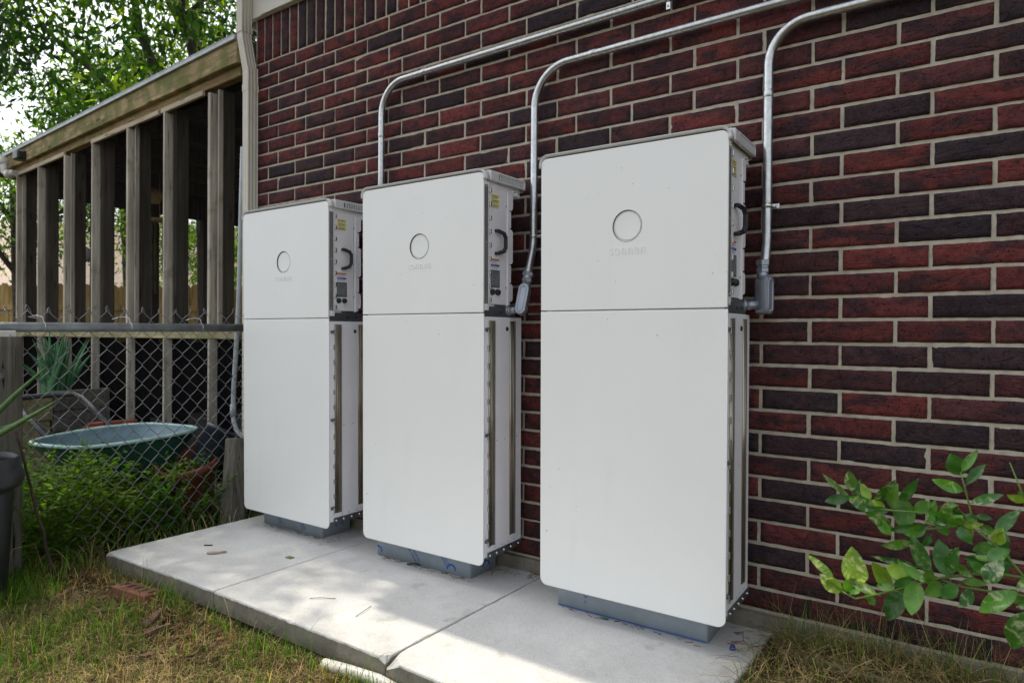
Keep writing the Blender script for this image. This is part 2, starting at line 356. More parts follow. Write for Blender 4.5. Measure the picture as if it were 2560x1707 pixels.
# ------------------------------------------------------------------ concrete slabs
ZS = -.061
def slab(x0, x1, yf0, yf1, yb, seed, label, chips=()):
    """top sheet with a worn irregular edge, rough sides"""
    rnd = random.Random(seed); root = empty('concrete_slab', ((x0+x1)/2, (yf0+yb)/2, ZS-.075), label=label, cat='slab', group='concrete slabs under the cabinets')
    P = []; n = 150
    def edge(a, b, m):
        for i in range(m):
            t_ = i/m; P.append(((a[0]+(b[0]-a[0])*t_), (a[1]+(b[1]-a[1])*t_)))
    r = .0035
    edge((x0, yf0), (x1, yf1), n); edge((x1, yf1), (x1+.004, yb), n); edge((x1+.004, yb), (x0, yb), 20); edge((x0, yb), (x0, yf0), n)
    cx_, cy_ = (x0+x1)/2, (yf0+yb)/2; Q = []
    for (x, y) in P:
        d = .003*noise.noise(Vector((x*22, y*22, seed)))+.003*abs(noise.noise(Vector((x*70, y*70, seed))))+.0028*abs(noise.noise(Vector((x*190, y*190, seed))))
        for (ax, ay, ar, ad) in chips:
            dd = math.hypot(x-ax, y-ay)
            if dd < ar: d += ad*(1-dd/ar)*(1+.6*noise.noise(Vector((x*90, y*90, 5))))
        v_ = Vector((cx_-x, cy_-y)).normalized(); Q.append((x+v_.x*(d+r), y+v_.y*(d+r), d))
    N = len(P); m_ = MB()
    vs = [(q[0], q[1], ZS) for q in Q]
    m_.add(vs, [tuple(range(N))])
    rings = []
    for k, (ins, z) in enumerate(((0, ZS), (.0025, ZS-.0015), (.0035, ZS-.007))):
        rings.append([(x+(cx_-x)*0 if k == 3 else Q[i][0]*(1-ins/r if ins < r else 0)+x*(ins/r if ins < r else 1), Q[i][1]*(1-ins/r if ins < r else 0)+y*(ins/r if ins < r else 1), z-(Q[i][2]*.9 if k else 0)) for i, (x, y) in enumerate(P)])
    vs = [p for rg in rings for p in rg]
    m_.add(vs, [(k*N+i, k*N+(i+1) % N, (k+1)*N+(i+1) % N, (k+1)*N+i) for k in range(2) for i in range(N)], False)
    m_.build('top_face', M_conc, root, fix=False).matrix_parent_inverse = Matrix.Translation(-root.location)
    s_ = MB(); vs = list(rings[-1]); zs = (ZS-.03, ZS-.05, ZS-.078)
    for z in zs:
        for i, (x, y) in enumerate(P):
            d = .003*noise.noise(Vector((x*12, y*12, z*40+seed)))+.0025*noise.noise(Vector((x*60, y*60, z*90+seed)))-(.010 if z < ZS-.06 else 0)
            v_ = Vector((cx_-x, cy_-y)).normalized(); vs.append((x+v_.x*-d*.8, y+v_.y*-d*.8, z))
    s_.add(vs, [(k*N+i, k*N+(i+1) % N, (k+1)*N+(i+1) % N, (k+1)*N+i) for k in range(3) for i in range(N)], True)
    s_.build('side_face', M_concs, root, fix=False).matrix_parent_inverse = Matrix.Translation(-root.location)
slab(-2.79, -1.967, -.955, -.925, -.012, 1, 'leftmost concrete slab with speckled top carrying the farthest cabinet', [(-2.79, -.955, .05, .01)])
slab(-1.962, -1.030, -.925, -.918, -.012, 2, 'middle concrete slab with sunlit front half under the second cabinet', [(-1.03, -.918, .03, .012)])
slab(-1.022, -.108, -.922, -.93, -.014, 3, 'nearest concrete slab with a chipped front left corner', [(-1.022, -.922, .055, .028)])

# ------------------------------------------------------------------ brick house
H = .0767; LB = .2467; OFF = .628; JM = .0115
house = empty('brick_house', (0, 0, 0), label='red and purple brick house wall with a soldier course and cream frieze board', cat='house')
XL = -3.085; XR = 2.6
DARK = {25:(1,2),24:(2,),23:(2,),22:(2,),21:(1,),20:(-1,0),19:(2,),17:(0,1,2),16:(1,2),15:(0,),14:(-1,),13:(2,),11:(-1,0,1,2),10:(0,1),9:(0,),8:(1,2),7:(-1,0,1),5:(0,),4:(-1,),26:(0,1,),2:(-1,)}
rb = random.Random(11)
def tintb(dark):
    k = rb.uniform(.78, 1.22); u = rb.random()**1.5*.38 if dark else (rb.uniform(.42, .72) if rb.random() < .35 else rb.uniform(.75, 1.1))
    w = rb.uniform(-.08, .14)
    return ((.040+.086*u)*k, (.026+.005*u+.008*w)*k, (.029-.001*u)*k)
bk = MB()
def brick(x0, x1, z0, z1, vert=False, dark=False):
    bk.cur = tintb(dark)
    nx_, nz_ = (14, 5) if not vert else (4, 12)
    if x0 < -2: nx_, nz_ = (8, 4) if not vert else (3, 8)
    x0 += rb.uniform(-.0016, .0016); x1 += rb.uniform(-.0016, .0016); z0 += rb.uniform(-.0012, .0012); z1 += rb.uniform(-.0012, .0012)
    dy = rb.uniform(-.0015, .0015); sd = rb.uniform(0, 99); vs = []; fs = []
    for j in range(nz_+1):
        for i in range(nx_+1):
            u = i/nx_; w = j/nz_; x = x0+(x1-x0)*u; z = z0+(z1-z0)*w
            e = min(u, 1-u) < .01 or min(w, 1-w) < .01
            if min(u, 1-u) < .01: x += .0016*noise.noise(Vector((z*90, sd, x0)))
            if min(w, 1-w) < .01: z += .0016*noise.noise(Vector((x*70, sd, z0)))
            y = -.0042+dy+.0022*noise.noise(Vector((x*16, z*30, sd)))+(.0022 if e else 0)
            vs.append((x, y, z))
    k = (nx_+1)
    fs = [(j*k+i, j*k+i+1, (j+1)*k+i+1, (j+1)*k+i) for j in range(nz_) for i in range(nx_)]
    b = bk.add(vs, fs, True)
    ring = [i for i in range(k)]+[j*k+nx_ for j in range(1, nz_+1)]+[nz_*k+i for i in range(nx_-1, -1, -1)]+[j*k for j in range(nz_-1, 0, -1)]
    bb = len(bk.v); bk.v += [(bk.v[b+i][0], .012, bk.v[b+i][2]) for i in ring]; n = len(ring)
    for a in range(n):
        a2 = (a+1) % n; bk.f.append((b+ring[a], bb+a, bb+a2, b+ring[a2])); bk.sm.append(False); bk.c.append(bk.cur)
for row in range(0, 40):
    z0 = row*H+JM/2; z1 = (row+1)*H-JM/2
    shift = 0 if row % 2 == 0 else -OFF
    for n in range(-14, 12):
        a = (n+shift)*LB; b = a+LB
        a2 = max(a+JM/2, XL); b2 = min(b-JM/2, XR)
        if b2-a2 < .02: continue
        vis = row in DARK and n in range(-1, 3)
        dark = (n in DARK[row]) if vis else (rb.random() < .24 and not (n in (-1, 0, 1, 2) and row < 26))
        if row < 33:
            brick(a2, b2, z0, z1, dark=dark)
    if row == 33: break
SOLD = 33*H
# soldier course
px_ = XL; sc_w = .0775
x = XL+.012
while x < XR:
    brick(x, min(x+sc_w-JM, XR), SOLD+JM/2, SOLD+.262, vert=True, dark=rb.random() < .38); x += sc_w
o = bk.build('wall', M_brick, house, fix=False)
mo = MB(); mo.box(XL, XR, 0, .24, -.02, 3.3); mo.build('mortar', M_mortar, house)
fo = MB()
for i in range(120):
    a = XL+(XR-XL)*i/120; b = XL+(XR-XL)*(i+1)/120
    ya = -.022+.004*noise.noise(Vector((a*14, 0, 0))); yb_ = -.022+.004*noise.noise(Vector((b*14, 0, 0)))
    za = -.004+.003*noise.noise(Vector((a*20, 5, 0))); zb = -.004+.003*noise.noise(Vector((b*20, 5, 0)))
    zc, zd = -.055+.012*noise.noise(Vector((a*3, 9, 0))), -.055+.012*noise.noise(Vector((b*3, 9, 0)))
    fo.add([(a, .02, za), (b, .02, zb), (b, yb_, zb-.003), (a, ya, za-.003), (a, ya-.002, zc), (b, yb_-.002, zd), (b, yb_-.008, -.5), (a, ya-.008, -.5)], [(3, 2, 1, 0), (4, 5, 2, 3), (7, 6, 5, 4)])
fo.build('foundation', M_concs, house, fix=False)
ZF = SOLD+.264
fr = MB(); fr.bbox(XL-.10, XR, -.030, -.0005, ZF, 3.24, .003); fr.bbox(XL-.10, XL-.075, -.002, 2.5, ZF-.012, 3.24, .002); fr.build('frieze_board', M_trim, house)
lp = MB(); lp.bbox(XL+.09, XR, -.038, -.0302, ZF-.001, ZF+.012, .002); lp.build('drip_moulding', M_down, house)
# eave, soffit and roof (above the frame; they shade the wall)
ev = MB(); ev.bbox(XL-.30, XR+.3, -.36, .0, 3.242, 3.262, .002); ev.bbox(XL-.30, XR+.3, -.385, -.362, 3.20, 3.36, .003); ev.build('eave', M_trim, house)
rf = MB(); rf.prism([(XL-.32, -.42, 3.37), (XL-.32, 4.2, 5.3), (XL-.32, 8.6, 3.37), (XL-.32, 4.2, 5.22), ], (XR-XL+.7, 0, 0)); rf.box(XL-.32, XR+.32, -.40, 8.6, 3.362, 3.372); rf.build('roof', M_roof, house)
sd_ = MB(); sd_.box(XL+.0, XL+.05, .24, 8.2, -.3, 3.24); sd_.box(XR-.05, XR-.002, .24, 8.2, -.3, 3.24); sd_.box(XL+.05, XR-.05, 8.15, 8.2, -.3, 3.24); sd_.build('side_wall', M_houset, house)
for n in (0, 1, 2, 3, 4, -2, -4): wp = MB(); wp.box(n*LB-.0055, n*LB+.0055, -.0042, -.0005, .006, H-.006); wp.build('weep_slot', M_dark, house)

# ------------------------------------------------------------------ downspout
dn = empty('downspout', (-3.05, -.06, -.1), label='cream painted metal downspout running down the house corner', cat='downspout')
def dpart(name, pts, w, d, mat=M_down):
    m_ = MB()
    for (p, q) in zip(pts[:-1], pts[1:]):
        p = Vector(p); q = Vector(q); dr = (q-p).normalized(); y = Vector((0, 1, 0)); x_ = y.cross(dr).normalized()
        # corrugated rectangle
        prof = []
        def side(a, b, n):
            for i in range(n*3):
                t_ = i/(n*3); k = i % 3; ins = .003 if k == 1 else 0
                c_ = Vector(a).lerp(Vector(b), t_); nn = Vector((a[1]-b[1], b[0]-a[0])).normalized(); prof.append(c_-nn*-ins)
        side((-w/2, -d/2), (w/2, -d/2), 3); side((w/2, -d/2), (w/2, d/2), 3); side((w/2, d/2), (-w/2, d/2), 1); side((-w/2, d/2), (-w/2, -d/2), 3)
        n = len(prof); vs = [p+x_*c_[0]+y*c_[1] for c_ in prof]+[q+x_*c_[0]+y*c_[1] for c_ in prof]
        m_.add(vs, [(i, (i+1) % n, n+(i+1) % n, n+i) for i in range(n)]+[tuple(range(n)), tuple(range(2*n-1, n-1, -1))])
    o_ = m_.build(name, mat, dn); o_.matrix_parent_inverse = Matrix.Translation(-dn.location); return o_
XD = -3.075
dpart('pipe', [(XD-.034, -.066, 3.3), (XD-.034, -.066, 2.70)], .056, .064)
dpart('elbow', [(XD-.034, -.066, 2.72), (XD-.027, -.068, 2.67), (XD-.001, -.046, 2.47)], .052, .060)
dpart('pipe', [(XD-.001, -.045, 2.50), (XD, -.038, -.05)], .056, .064)
dpart('joint_collar', [(XD-.034, -.066, 2.735), (XD-.033, -.066, 2.705)], .060, .070)
dpart('joint_collar', [(XD-.001, -.045, 2.40), (XD-.001, -.044, 2.362)], .061, .069)

# ------------------------------------------------------------------ battery cabinets
def rrect(w, z0, z1, rb_, rt_, n=7, inset=0):
    P = []
    for (cx_, cz_, r, a0) in ((w, z0, rb_, -90), (w, z1, rt_, 0), (0, z1, rt_, 90), (0, z0, rb_, 180)):
        sx = -1 if cx_ else 1; sz = 1 if cz_ == z0 else -1
        if r < .002: P.append((cx_+sx*inset, cz_+sz*inset)); continue
        c_ = (cx_+sx*r, cz_+sz*r)
        for i in range(n+1):
            a = math.radians(a0+90*i/n); P.append((c_[0]+(r-inset)*math.cos(a), c_[1]+(r-inset)*math.sin(a)))
    return P
def panel(name, w, z0, z1, rb_, rt_, y0, y1, mat, parent, hole=None, bev=.0026):
    bm = bmesh.new(); rings = []
    for ins, y in ((bev, y0), (bev*.3, y0+bev*.3), (0, y0+bev), (0, y1)):
        rings.append([bm.verts.new((x_, y, z_)) for x_, z_ in rrect(w, z0, z1, rb_, rt_, inset=ins)])
    n = len(rings[0])
    for a, b in zip(rings[:-1], rings[1:]):
        for i in range(n):
            f = bm.faces.new((a[i], a[(i+1) % n], b[(i+1) % n], b[i])); f.smooth = True
    edges = [bm.edges.get((rings[0][i], rings[0][(i+1) % n])) for i in range(n)]
    if hole:
        hx, hz, hr = hole; m_ = 64
        h0 = [bm.verts.new((hx+hr*math.cos(2*PI*i/m_), y0, hz+hr*math.sin(2*PI*i/m_))) for i in range(m_)]
        h1 = [bm.verts.new((hx+hr*math.cos(2*PI*i/m_), y0+.010, hz+hr*math.sin(2*PI*i/m_))) for i in range(m_)]
        for i in range(m_):
            bm.faces.new((h0[i], h0[(i+1) % m_], h1[(i+1) % m_], h1[i])); edges.append(bm.edges.get((h0[i], h0[(i+1) % m_])))
    bmesh.ops.triangle_fill(bm, edges=edges, use_beauty=True)
    bm.faces.new(rings[-1])
    bmesh.ops.recalc_face_normals(bm, faces=bm.faces)
    me = bpy.data.meshes.new(name); bm.to_mesh(me); bm.free(); me.materials.append(mat)
    o_ = bpy.data.objects.new(name, me); COL.objects.link(o_); o_.parent = parent; return o_
def text(name, s_, width, height, extr, mat, parent, M, spacing=1.0):
    cu = bpy.data.curves.new(name, 'FONT'); cu.body = s_; cu.extrude = extr; cu.size = 1; cu.space_character = spacing; cu.resolution_u = 4
    o_ = bpy.data.objects.new('tmp_text', cu); COL.objects.link(o_)
    dg = bpy.context.evaluated_depsgraph_get(); me = bpy.data.meshes.new_from_object(o_.evaluated_get(dg))
    bpy.data.objects.remove(o_); bpy.data.curves.remove(cu); me.name = name
    xs_ = [v.co.x for v in me.vertices]; ys_ = [v.co.y for v in me.vertices]
    sx = width/(max(xs_)-min(xs_)); sy_ = (height/(max(ys_)-min(ys_))) if height else sx
    x0 = min(xs_); y0 = min(ys_); zmx = max(v.co.z for v in me.vertices) or 1
    for v in me.vertices: v.co = M @ Vector(((v.co.x-x0)*sx, (v.co.y-y0)*sy_, v.co.z/zmx*extr))
    me.materials.clear(); me.materials.append(mat)
    o_ = bpy.data.objects.new(name, me); COL.objects.link(o_); o_.parent = parent; return o_
CW = .672; ZT = 1.5854; ZM = 1.0235; ZB = .032; GRP = 'battery cabinets along the brick wall'
def face_front(x, y, z, ang=0):      # text plane on the front (normal -y)
    M = Matrix(((1, 0, 0), (0, 0, -1), (0, 1, 0))).to_4x4(); M.translation = (x, y, z)
    return M @ Matrix.Rotation(ang, 4, 'Z')
def face_side(x, y, z, ang=0):       # text plane on the right side (normal +x), text runs towards +y
    M = Matrix(((0, 0, 1), (1, 0, 0), (0, 1, 0))).to_4x4(); M.translation = (x, y, z)
    return M @ Matrix.Rotation(ang, 4, 'Z')
def ring_arc(m_, c, r0, r1, a0, a1, M, n=20):
    vs = []
    for i in range(n+1):
        a = math.radians(a0+(a1-a0)*i/n)
        for r in (r0, r1): vs.append(M @ Vector((c[0]+r*math.cos(a), c[1]+r*math.sin(a), 0)))
    m_.add(vs, [(2*i, 2*i+1, 2*i+3, 2*i+2) for i in range(n)])
def clip_ring(m_, c, r0, r1, M, lo, hi, n=40, xl=-9):      # ring arc kept between two heights
    prev = None
    for i in range(n+1):
        a = 2*PI*i/n; p = [Vector((c[0]+r*math.cos(a), c[1]+r*math.sin(a), 0)) for r in (r0, r1)]
        ok = all(lo <= v.y <= hi and v.x >= xl for v in p)
        if ok and prev: m_.add([M @ v for v in (*prev, p[1], p[0])], [(0, 1, 2, 3)])
        prev = p if ok else None
def cabinet(loc, rz, label, plx, style):
    """local origin: lower left front corner of the front panels on the floor; z as in the world"""
    root = empty('battery_cabinet', loc, (.0095, 0, rz), label, 'battery cabinet', GRP)
    P = lambda m_, n_, mt: m_.build(n_, mt, root)
    XP = CW
    zc = 1.304; xc = .3365; hr = .0535
    panel('upper_panel', CW, ZM+.0020, ZT-.0145, .0012, .024, 0, .0052, M_panel, root, (xc, zc, hr))
    panel('lower_panel', CW, ZB, ZM-.0020, .028, .0012, 0, .0052, M_panel, root)
    d_ = MB(); d_.lathe([(0, .0045), (hr-.0072, .0035), (hr-.0060, .0048), (hr-.0060, .012)], (xc, 0, zc), (0, 1, 0), 64, False)
    up_ = P(d_, 'button_disc', M_panel); bk_ = MB(); bk_.box(.02, CW-.014, .0125, .0158, ZB+.05, ZT-.04); P(bk_, 'back_plate', M_white)
    r_ = MB(); r_.lathe([(hr-.0014, .0006), (hr-.0014, .0090), (hr-.012, .0095)], (xc, 0, zc), (0, 1, 0), 64, False); P(r_, 'gap_shade_ring', M_dark)  # black lining puts the shade into the gap round the button
    t_ = text('wordmark', 'sonnen', .128, .0225, .0012, M_panel, root, face_front(xc-.064, 0, 1.2105), 1.15)
    # cap: arch over the top
    c_ = MB(); prof = [(x_-.0, z_) for x_, z_ in ()]
    R_ = .034; a_out = []; a_in = []
    for (cx_, a0) in ((CW+.007-R_, 0), (-.007+R_, 90)):
        for i in range(9):
            a = math.radians(a0+90*i/8)
            a_out.append((cx_+R_*math.cos(a), ZT-R_+R_*math.sin(a))); a_in.append((cx_+(R_-.009)*math.cos(a), ZT-R_+(R_-.009)*math.sin(a)))
    a_out = [(CW+.007, ZT-.044)]+a_out+[(-.007, ZT-.046)]; a_in = [(CW-.002, ZT-.044)]+a_in+[(.002, ZT-.046)]
    vs = []; K = len(a_out)
    for y, e in ((-.001, .003), (-.004, 0), (.030, 0)):
        for (x_, z_), (xi, zi) in zip(a_out, a_in): vs.append((x_+(xi-x_)*e/.009, y, z_+(zi-z_)*e/.009))
    for y in (-.001, .030):
        for (x_, z_) in a_in: vs.append((x_, y, z_))
    fs = []
    for i in range(K-1):
        fs += [(i, i+1, K+i+1, K+i), (K+i, K+i+1, 2*K+i+1, 2*K+i), (i, i+1, 3*K+i+1, 3*K+i), (3*K+i, 3*K+i+1, 4*K+i+1, 4*K+i), (2*K+i, 2*K+i+1, 4*K+i+1, 4*K+i)]
    fs += [(0, K, 2*K, 4*K, 3*K), (K-1, 2*K-1, 3*K-1, 5*K-1, 4*K-1)]
    c_.add(vs, fs, True)
    c_.bbox(-.002, CW+.001, .0302, .276, ZT-.012, ZT-.002, .002)
    c_.bbox(CW-.002, CW+.012, .0302, .086, ZT-.043, ZT-.0035, .003); 
    c_.bbox(CW-.002, CW+.012, .0862, .276, ZT-.0125, ZT-.0035, .0025); c_.bbox(CW-.002, CW+.012, .0862, .276, ZT-.043, ZT-.0355, .002)
    c_.bbox(CW-.002, CW+.012, .268, .2758, ZT-.0353, ZT-.0127, .001)
    for i in range(12): y = .0955+i*.0148; c_.box(CW+.0030, CW+.0112, y, y+.0058, ZT-.0354, ZT-.0126)
    c_.bbox(-.012, .002, .0302, .276, ZT-.036, ZT-.0035, .003); c_.box(-.002, CW-.004, .2762, .279, ZT-.05, ZT-.004)
    P(c_, 'cap', M_cap)
    k_ = MB(); k_.box(CW-.0018, CW+.0022, .088, .267, ZT-.0352, ZT-.0128); P(k_, 'vent', M_dark)
    e_ = MB(); e_.box(.02, CW-.014, .04, .25, ZT-.07, ZT-.0125); e_.bbox(CW-.014, CW-.010, .022, .235, ZT-.066, ZT-.0365, .001); e_.bbox(CW-.014, CW-.0085, .205, .262, ZT-.074, ZT-.0365, .001)
    P(e_, 'top_frame', M_white)
    # upper chassis
    u_ = MB(); u_.box(.012, CW-.0165, .016, .190, 1.045, ZT-.0505); P(u_, 'upper_chassis', M_white)
    b_ = MB(); b_.bbox(CW-.012, CW-.0012, .0056, .038, 1.034, ZT-.041, .002); P(b_, 'hinge_bracket', M_white)
    g_ = MB(); g_.box(CW-.0014, CW-.0004, .0070, .0300, 1.06, ZT-.062)
    P(g_, 'filter_strip', M_strip)
    def dot(nm, prof, c, mt=M_chrome, seg=10): u3 = MB(); u3.lathe(prof, c, (1, 0, 0), seg); u3.build(nm, mt, root)
    for z in (1.068, 1.30, ZT-.068): dot('screw', [(0, .0018), (.002, .0016), (.0028, 0)], (CW-.0004, .0185, z), seg=8)
    for z in (1.043, ZT-.050): dot('screw', [(0, .0035), (.003, .003), (.0045, 0)], (CW-.0012, .026, z))
    for z in (1.462, 1.13): dot('screw', [(0, .003), (.003, .0025), (.0045, 0)], (CW-.008, .162, z))
    for yy, z in ((.222, ZT-.055), (.248, ZT-.058)): dot('screw', [(0, .0045), (.004, .004), (.0055, 0)], (CW-.0085, yy, z))
    for k in range(9):
        z = 1.506-.0538*k; q = MB(); q.bbox(CW-.010, CW+.0035, .0385, .0495, z-.0095, z+.0095, .0012); q.build('clip', M_chrome, root)
    d2 = MB(); d2.bbox(CW-.016, CW-.008, .0385, .1605, 1.060, ZT-.064, .001); P(d2, 'access_sheet', M_white)
    fl = MB(); fl.bbox(CW-.016, CW-.002, .1657, .1735, 1.056, ZT-.066, .002)
    for (za, zb2, y1_) in ((1.447, 1.519, .203), (1.375, 1.441, .190), (1.228, 1.369, .203), (1.152, 1.222, .190), (1.074, 1.146, .203)):
        c4 = .009 if y1_ > .2 else 0
        XQ = CW-.002; poly = [(XQ, .1737, za), (XQ, y1_-c4, za), (XQ, y1_, za+c4), (XQ, y1_, zb2-c4), (XQ, y1_-c4, zb2), (XQ, .1737, zb2)]
        fl.prism(poly, (-.004, 0, 0))
    fl.box(CW-.0063, CW-.0058, .1737, .188, 1.06, 1.519); P(fl, 'flange', M_white)
    # handle
    h_ = MB(); xh = CW-.008
    for a_, b_ in (((xh, .088, 1.352), (xh+.018, .088, 1.352)), ((xh+.013, .090, 1.352), (xh+.024, .112, 1.343)), ((xh+.024, .110, 1.348), (xh+.027, .122, 1.326)), ((xh+.027, .122, 1.334), (xh+.027, .122, 1.280)), ((xh+.027, .122, 1.288), (xh+.024, .110, 1.266)), ((xh+.024, .112, 1.271), (xh+.013, .090, 1.262)), ((xh+.018, .088, 1.262), (xh, .088, 1.262))):
        h_.beam(a_, b_, .015, .0125, .003, (0, 1, 0) if a_[2] != b_[2] else (0, 0, 1))
    P(h_, 'handle', M_black)
    # stickers
    xs_ = CW-.0078
    st = MB(); st.box(xs_-.0002, xs_, .058, .114, 1.440, 1.508); P(st, 'warning_label', M_panel)
    for z in (1.490, 1.472, 1.454):
        y_ = MB(); y_.box(xs_+.0002, xs_+.0005, .059, .113, z-.0048, z+.0048); P(y_, 'warning_stripe', M_yel)
        y2 = MB(); [y2.box(xs_+.0002, xs_+.0005, .061, .111-.01*random.random(), z-.0075-.0022*j, z-.0066-.0022*j) for j in range(2)]
        y2.prism([(xs_+.0006, .068, z-.003), (xs_+.0006, .075, z-.003), (xs_+.0006, .0715, z+.0035)], (.0002, 0, 0))
        [y2.box(xs_+.0006, xs_+.0008, .079+j*.0045, .082+j*.0045, z-.002, z+.002) for j in range(5)]; P(y2, 'fine_print', M_gry)
    y_ = MB(); y_.box(xs_, xs_+.0005, .058, .114, 1.2345, 1.2405); P(y_, 'red_label', M_red)
    y_ = MB(); y_.box(xs_, xs_+.0005, .058, .114, 1.2105, 1.2185); P(y_, 'blue_label', M_navy)
    y_ = MB()
    for j in range(4): y_.box(xs_, xs_+.0004, .061, .108-.012*random.random(), 1.2225+.003*j, 1.2236+.003*j)
    for j in range(3): y_.box(xs_, xs_+.0004, .061, .108-.012*random.random(), 1.2010+.003*j, 1.2021+.003*j)
    y_.box(xs_+.0006, xs_+.0009, .063, .09, 1.2135, 1.2155); P(y_, 'fine_print', M_lightgry)
    y_ = MB(); y_.box(xs_, xs_+.0006, .056, .118, 1.126, 1.196); P(y_, 'rating_plate', M_gry)
    y_ = MB()
    for j in range(11):
        y0_ = .061
        while y0_ < .108: l_ = random.uniform(.004, .013); y_.box(xs_+.0007, xs_+.0009, y0_, min(y0_+l_, .113), 1.187-j*.0053, 1.1885-j*.0053); y0_ += l_+.003
    P(y_, 'fine_print', M_lightgry)
    for y, mt in ((.066, M_grn), (.101, M_black)):
        q = MB(); q.lathe([(0, .013), (.009, .0125), (.011, .010), (.0125, .004), (.0128, 0)], (CW-.008, y, 1.108), (1, 0, 0), 20); q.build('gland', M_black if mt is M_black else M_black, root)
        if mt is M_grn: q = MB(); q.lathe([(0, .0136), (.007, .0132)], (CW-.008, y, 1.108), (1, 0, 0), 16); q.build('indicator', M_grn, root)
    tr_ = MB(); tr_.box(.012, CW-.010, .016, .228, 1.012, 1.0452); tr_.bbox(CW-.010, CW-.006, .012, .228, 1.010, 1.050, .001)
    tr_.bbox(CW-.040, CW-.012, .09, .20, 1.0455, 1.062, .003); P(tr_, 'base_tray', M_steel)
    for ya, za in ((.115, 1.024), (.17, 1.026)): q = MB(); q.bbox(CW-.0058, CW-.0045, ya, ya+.012, za, za+.008, .001); P(q, 'tray_slot', M_black)
    # lower chassis
    l_ = MB(); l_.bbox(.010, CW-.004, .0056, .272, .060, 1.0092, .0025); P(l_, 'lower_chassis', M_white)
    for (ya, yb_, zl) in ((.038, .071, .100), (.184, .214, .112)):
        q = MB(); q.box(CW-.0039, CW-.0025, ya, yb_, zl, .994)
        n2 = int((yb_-ya)/.010)
        for j in range(n2): yy = ya+.005+j*.0105; q.tube([(CW-.0020, yy, zl+.002), (CW-.0020, yy, .992)], .0034, 6)
        P(q, 'hinge_rail', M_rail)
        q = MB(); q.bbox(CW-.0039, CW+.0020, yb_+.0005, yb_+.0075, zl, .994, .001); P(q, 'rail_edge', M_strip)
    for k in range(13):
        z = .957-.0705*k; q = MB(); q.bbox(CW-.0039, CW+.004, .029, .0375, z-.011, z+.011, .0012); q.build('clip', M_chrome, root)
    for z in (.960, .545, .128):
        q = MB(); q.bbox(CW-.0039, CW+.0005, .0145, .0265, z-.009, z+.004, .001); q.bbox(CW-.002, CW+.008, .012, .034, z+.001, z+.006, .001); q.build('latch', M_brack, root)
    dot('plug', [(0, .004), (.007, .0035), (.0095, 0)], (CW-.004, .166, .962), M_black, 16)
    for yy, z in ((.095, .515), (.152, .515), (.235, .515), (.085, .088), (.130, .088), (.175, .088), (.22, .088)): dot('hole', [(0, .0006), (.0025, .0005)], (CW-.0040, yy, z), M_black, 8)
    q = MB(); q.bbox(CW-.0039, CW+.0005, .030, .274, .052, .078, .001); P(q, 'foot_bracket', M_brack)
    for yy in (.045, .09, .14, .19, .245): dot('bolt', [(0, .005), (.004, .0045), (.0058, 0)], (CW+.0005, yy, .065))
    # plinth wrapped in printed film
    a, b = plx; pl = MB(); yf, yk = .076, .262; R_ = .012
    out = []
    for (cx_, cy_, a0) in ((a+R_, yf+R_, 180), (b-R_, yf+R_, 270), (b-R_, yk-R_, 0), (a+R_, yk-R_, 90)):
        for i in range(6): an = math.radians(a0+90*i/5); out.append((cx_+R_*math.cos(an), cy_+R_*math.sin(an)))
    n = len(out); zb_ = ZS+.0006-loc[2]
    pl.add([(x_, y_, zb_) for x_, y_ in out]+[(x_, y_, .0598) for x_, y_ in out], [(i, (i+1) % n, n+(i+1) % n, n+i) for i in range(n)]+[tuple(range(n))], True)
    pl_o = pl.build('plinth', M_film, root)
    ink = MB(); yz = yf-.0006; lo, hi = zb_+.004, .034
    if style == 3:
        clip_ring(ink, (0, 0), .024, .033, face_front(a+.330, yz, .040), lo-.040, .055)
        ink.box(a+.004, b-.006, yz-.0002, yz, zb_+.003, zb_+.0065)
        text('film_print', 'CO', .030, .019, .0003, M_blue, pl_o, face_front(a+.098, yz, .006, -.75)); text('film_print', '2', .006, .011, .0003, M_blue, pl_o, face_front(a+.112, yz, -.028, -.75))
    elif style == 2:
        clip_ring(ink, (0, 0), .019, .027, face_front(a+.012, yz, -.046), 0, .05, xl=-.010); clip_ring(ink, (0, 0), .017, .026, face_front(b-.100, yz, -.046), 0, .05)
        text('film_print', 'LASER Fibre', .098, .011, .0003, M_blue, pl_o, face_front(a+.172, yz, .024, -.86))
        text('film_print', 'Novacel Solutions', .105, .013, .0003, M_blue, pl_o, face_front(a+.190, yz, .034, -.86))
        text('film_print', 'NOVACEL', .062, .014, .0003, M_blue, pl_o, face_front(b-.118, yz, -.030, 2.25)); text('film_print', 'laser fibre', .05, .007, .0003, M_blue, pl_o, face_front(b-.104, yz, -.032, 2.25))
        clip_ring(ink, (0, 0), .017, .026, face_side(b+.0006, yf+.11, -.038), -.006, .05)
        text('film_print', 'NO', .028, .015, .0003, M_blue, pl_o, face_side(b+.0006, yf+.055, -.006, -.3))
    else:
        for dx in (.115, .30):
            text('film_print', 'NOVACEL', .070, .012, .0003, M_blue, pl_o, face_front(a+dx, yz, .020, -.95)); text('film_print', 'laser fibre', .066, .006, .0003, M_blue, pl_o, face_front(a+dx-.014, yz, .018, -.95))
        for dy in (.05, .09): text('film_print', 'NOVACEL', .060, .013, .0003, M_blue, pl_o, face_side(b+.0006, yf+dy, .022, -.8))
    if ink.v: ink.build('film_emblem', M_blue, pl_o)
    return root
cabinet((-2.7053, -.3138, -.0085), .0074, 'farthest white battery cabinet, next to the cream downspout and chain link fence', (.058, .530), 1)
cabinet((-1.790, -.3193, .003), .0136, 'middle white battery cabinet on the middle slab, blue lettered plinth', (.008, .548), 2)
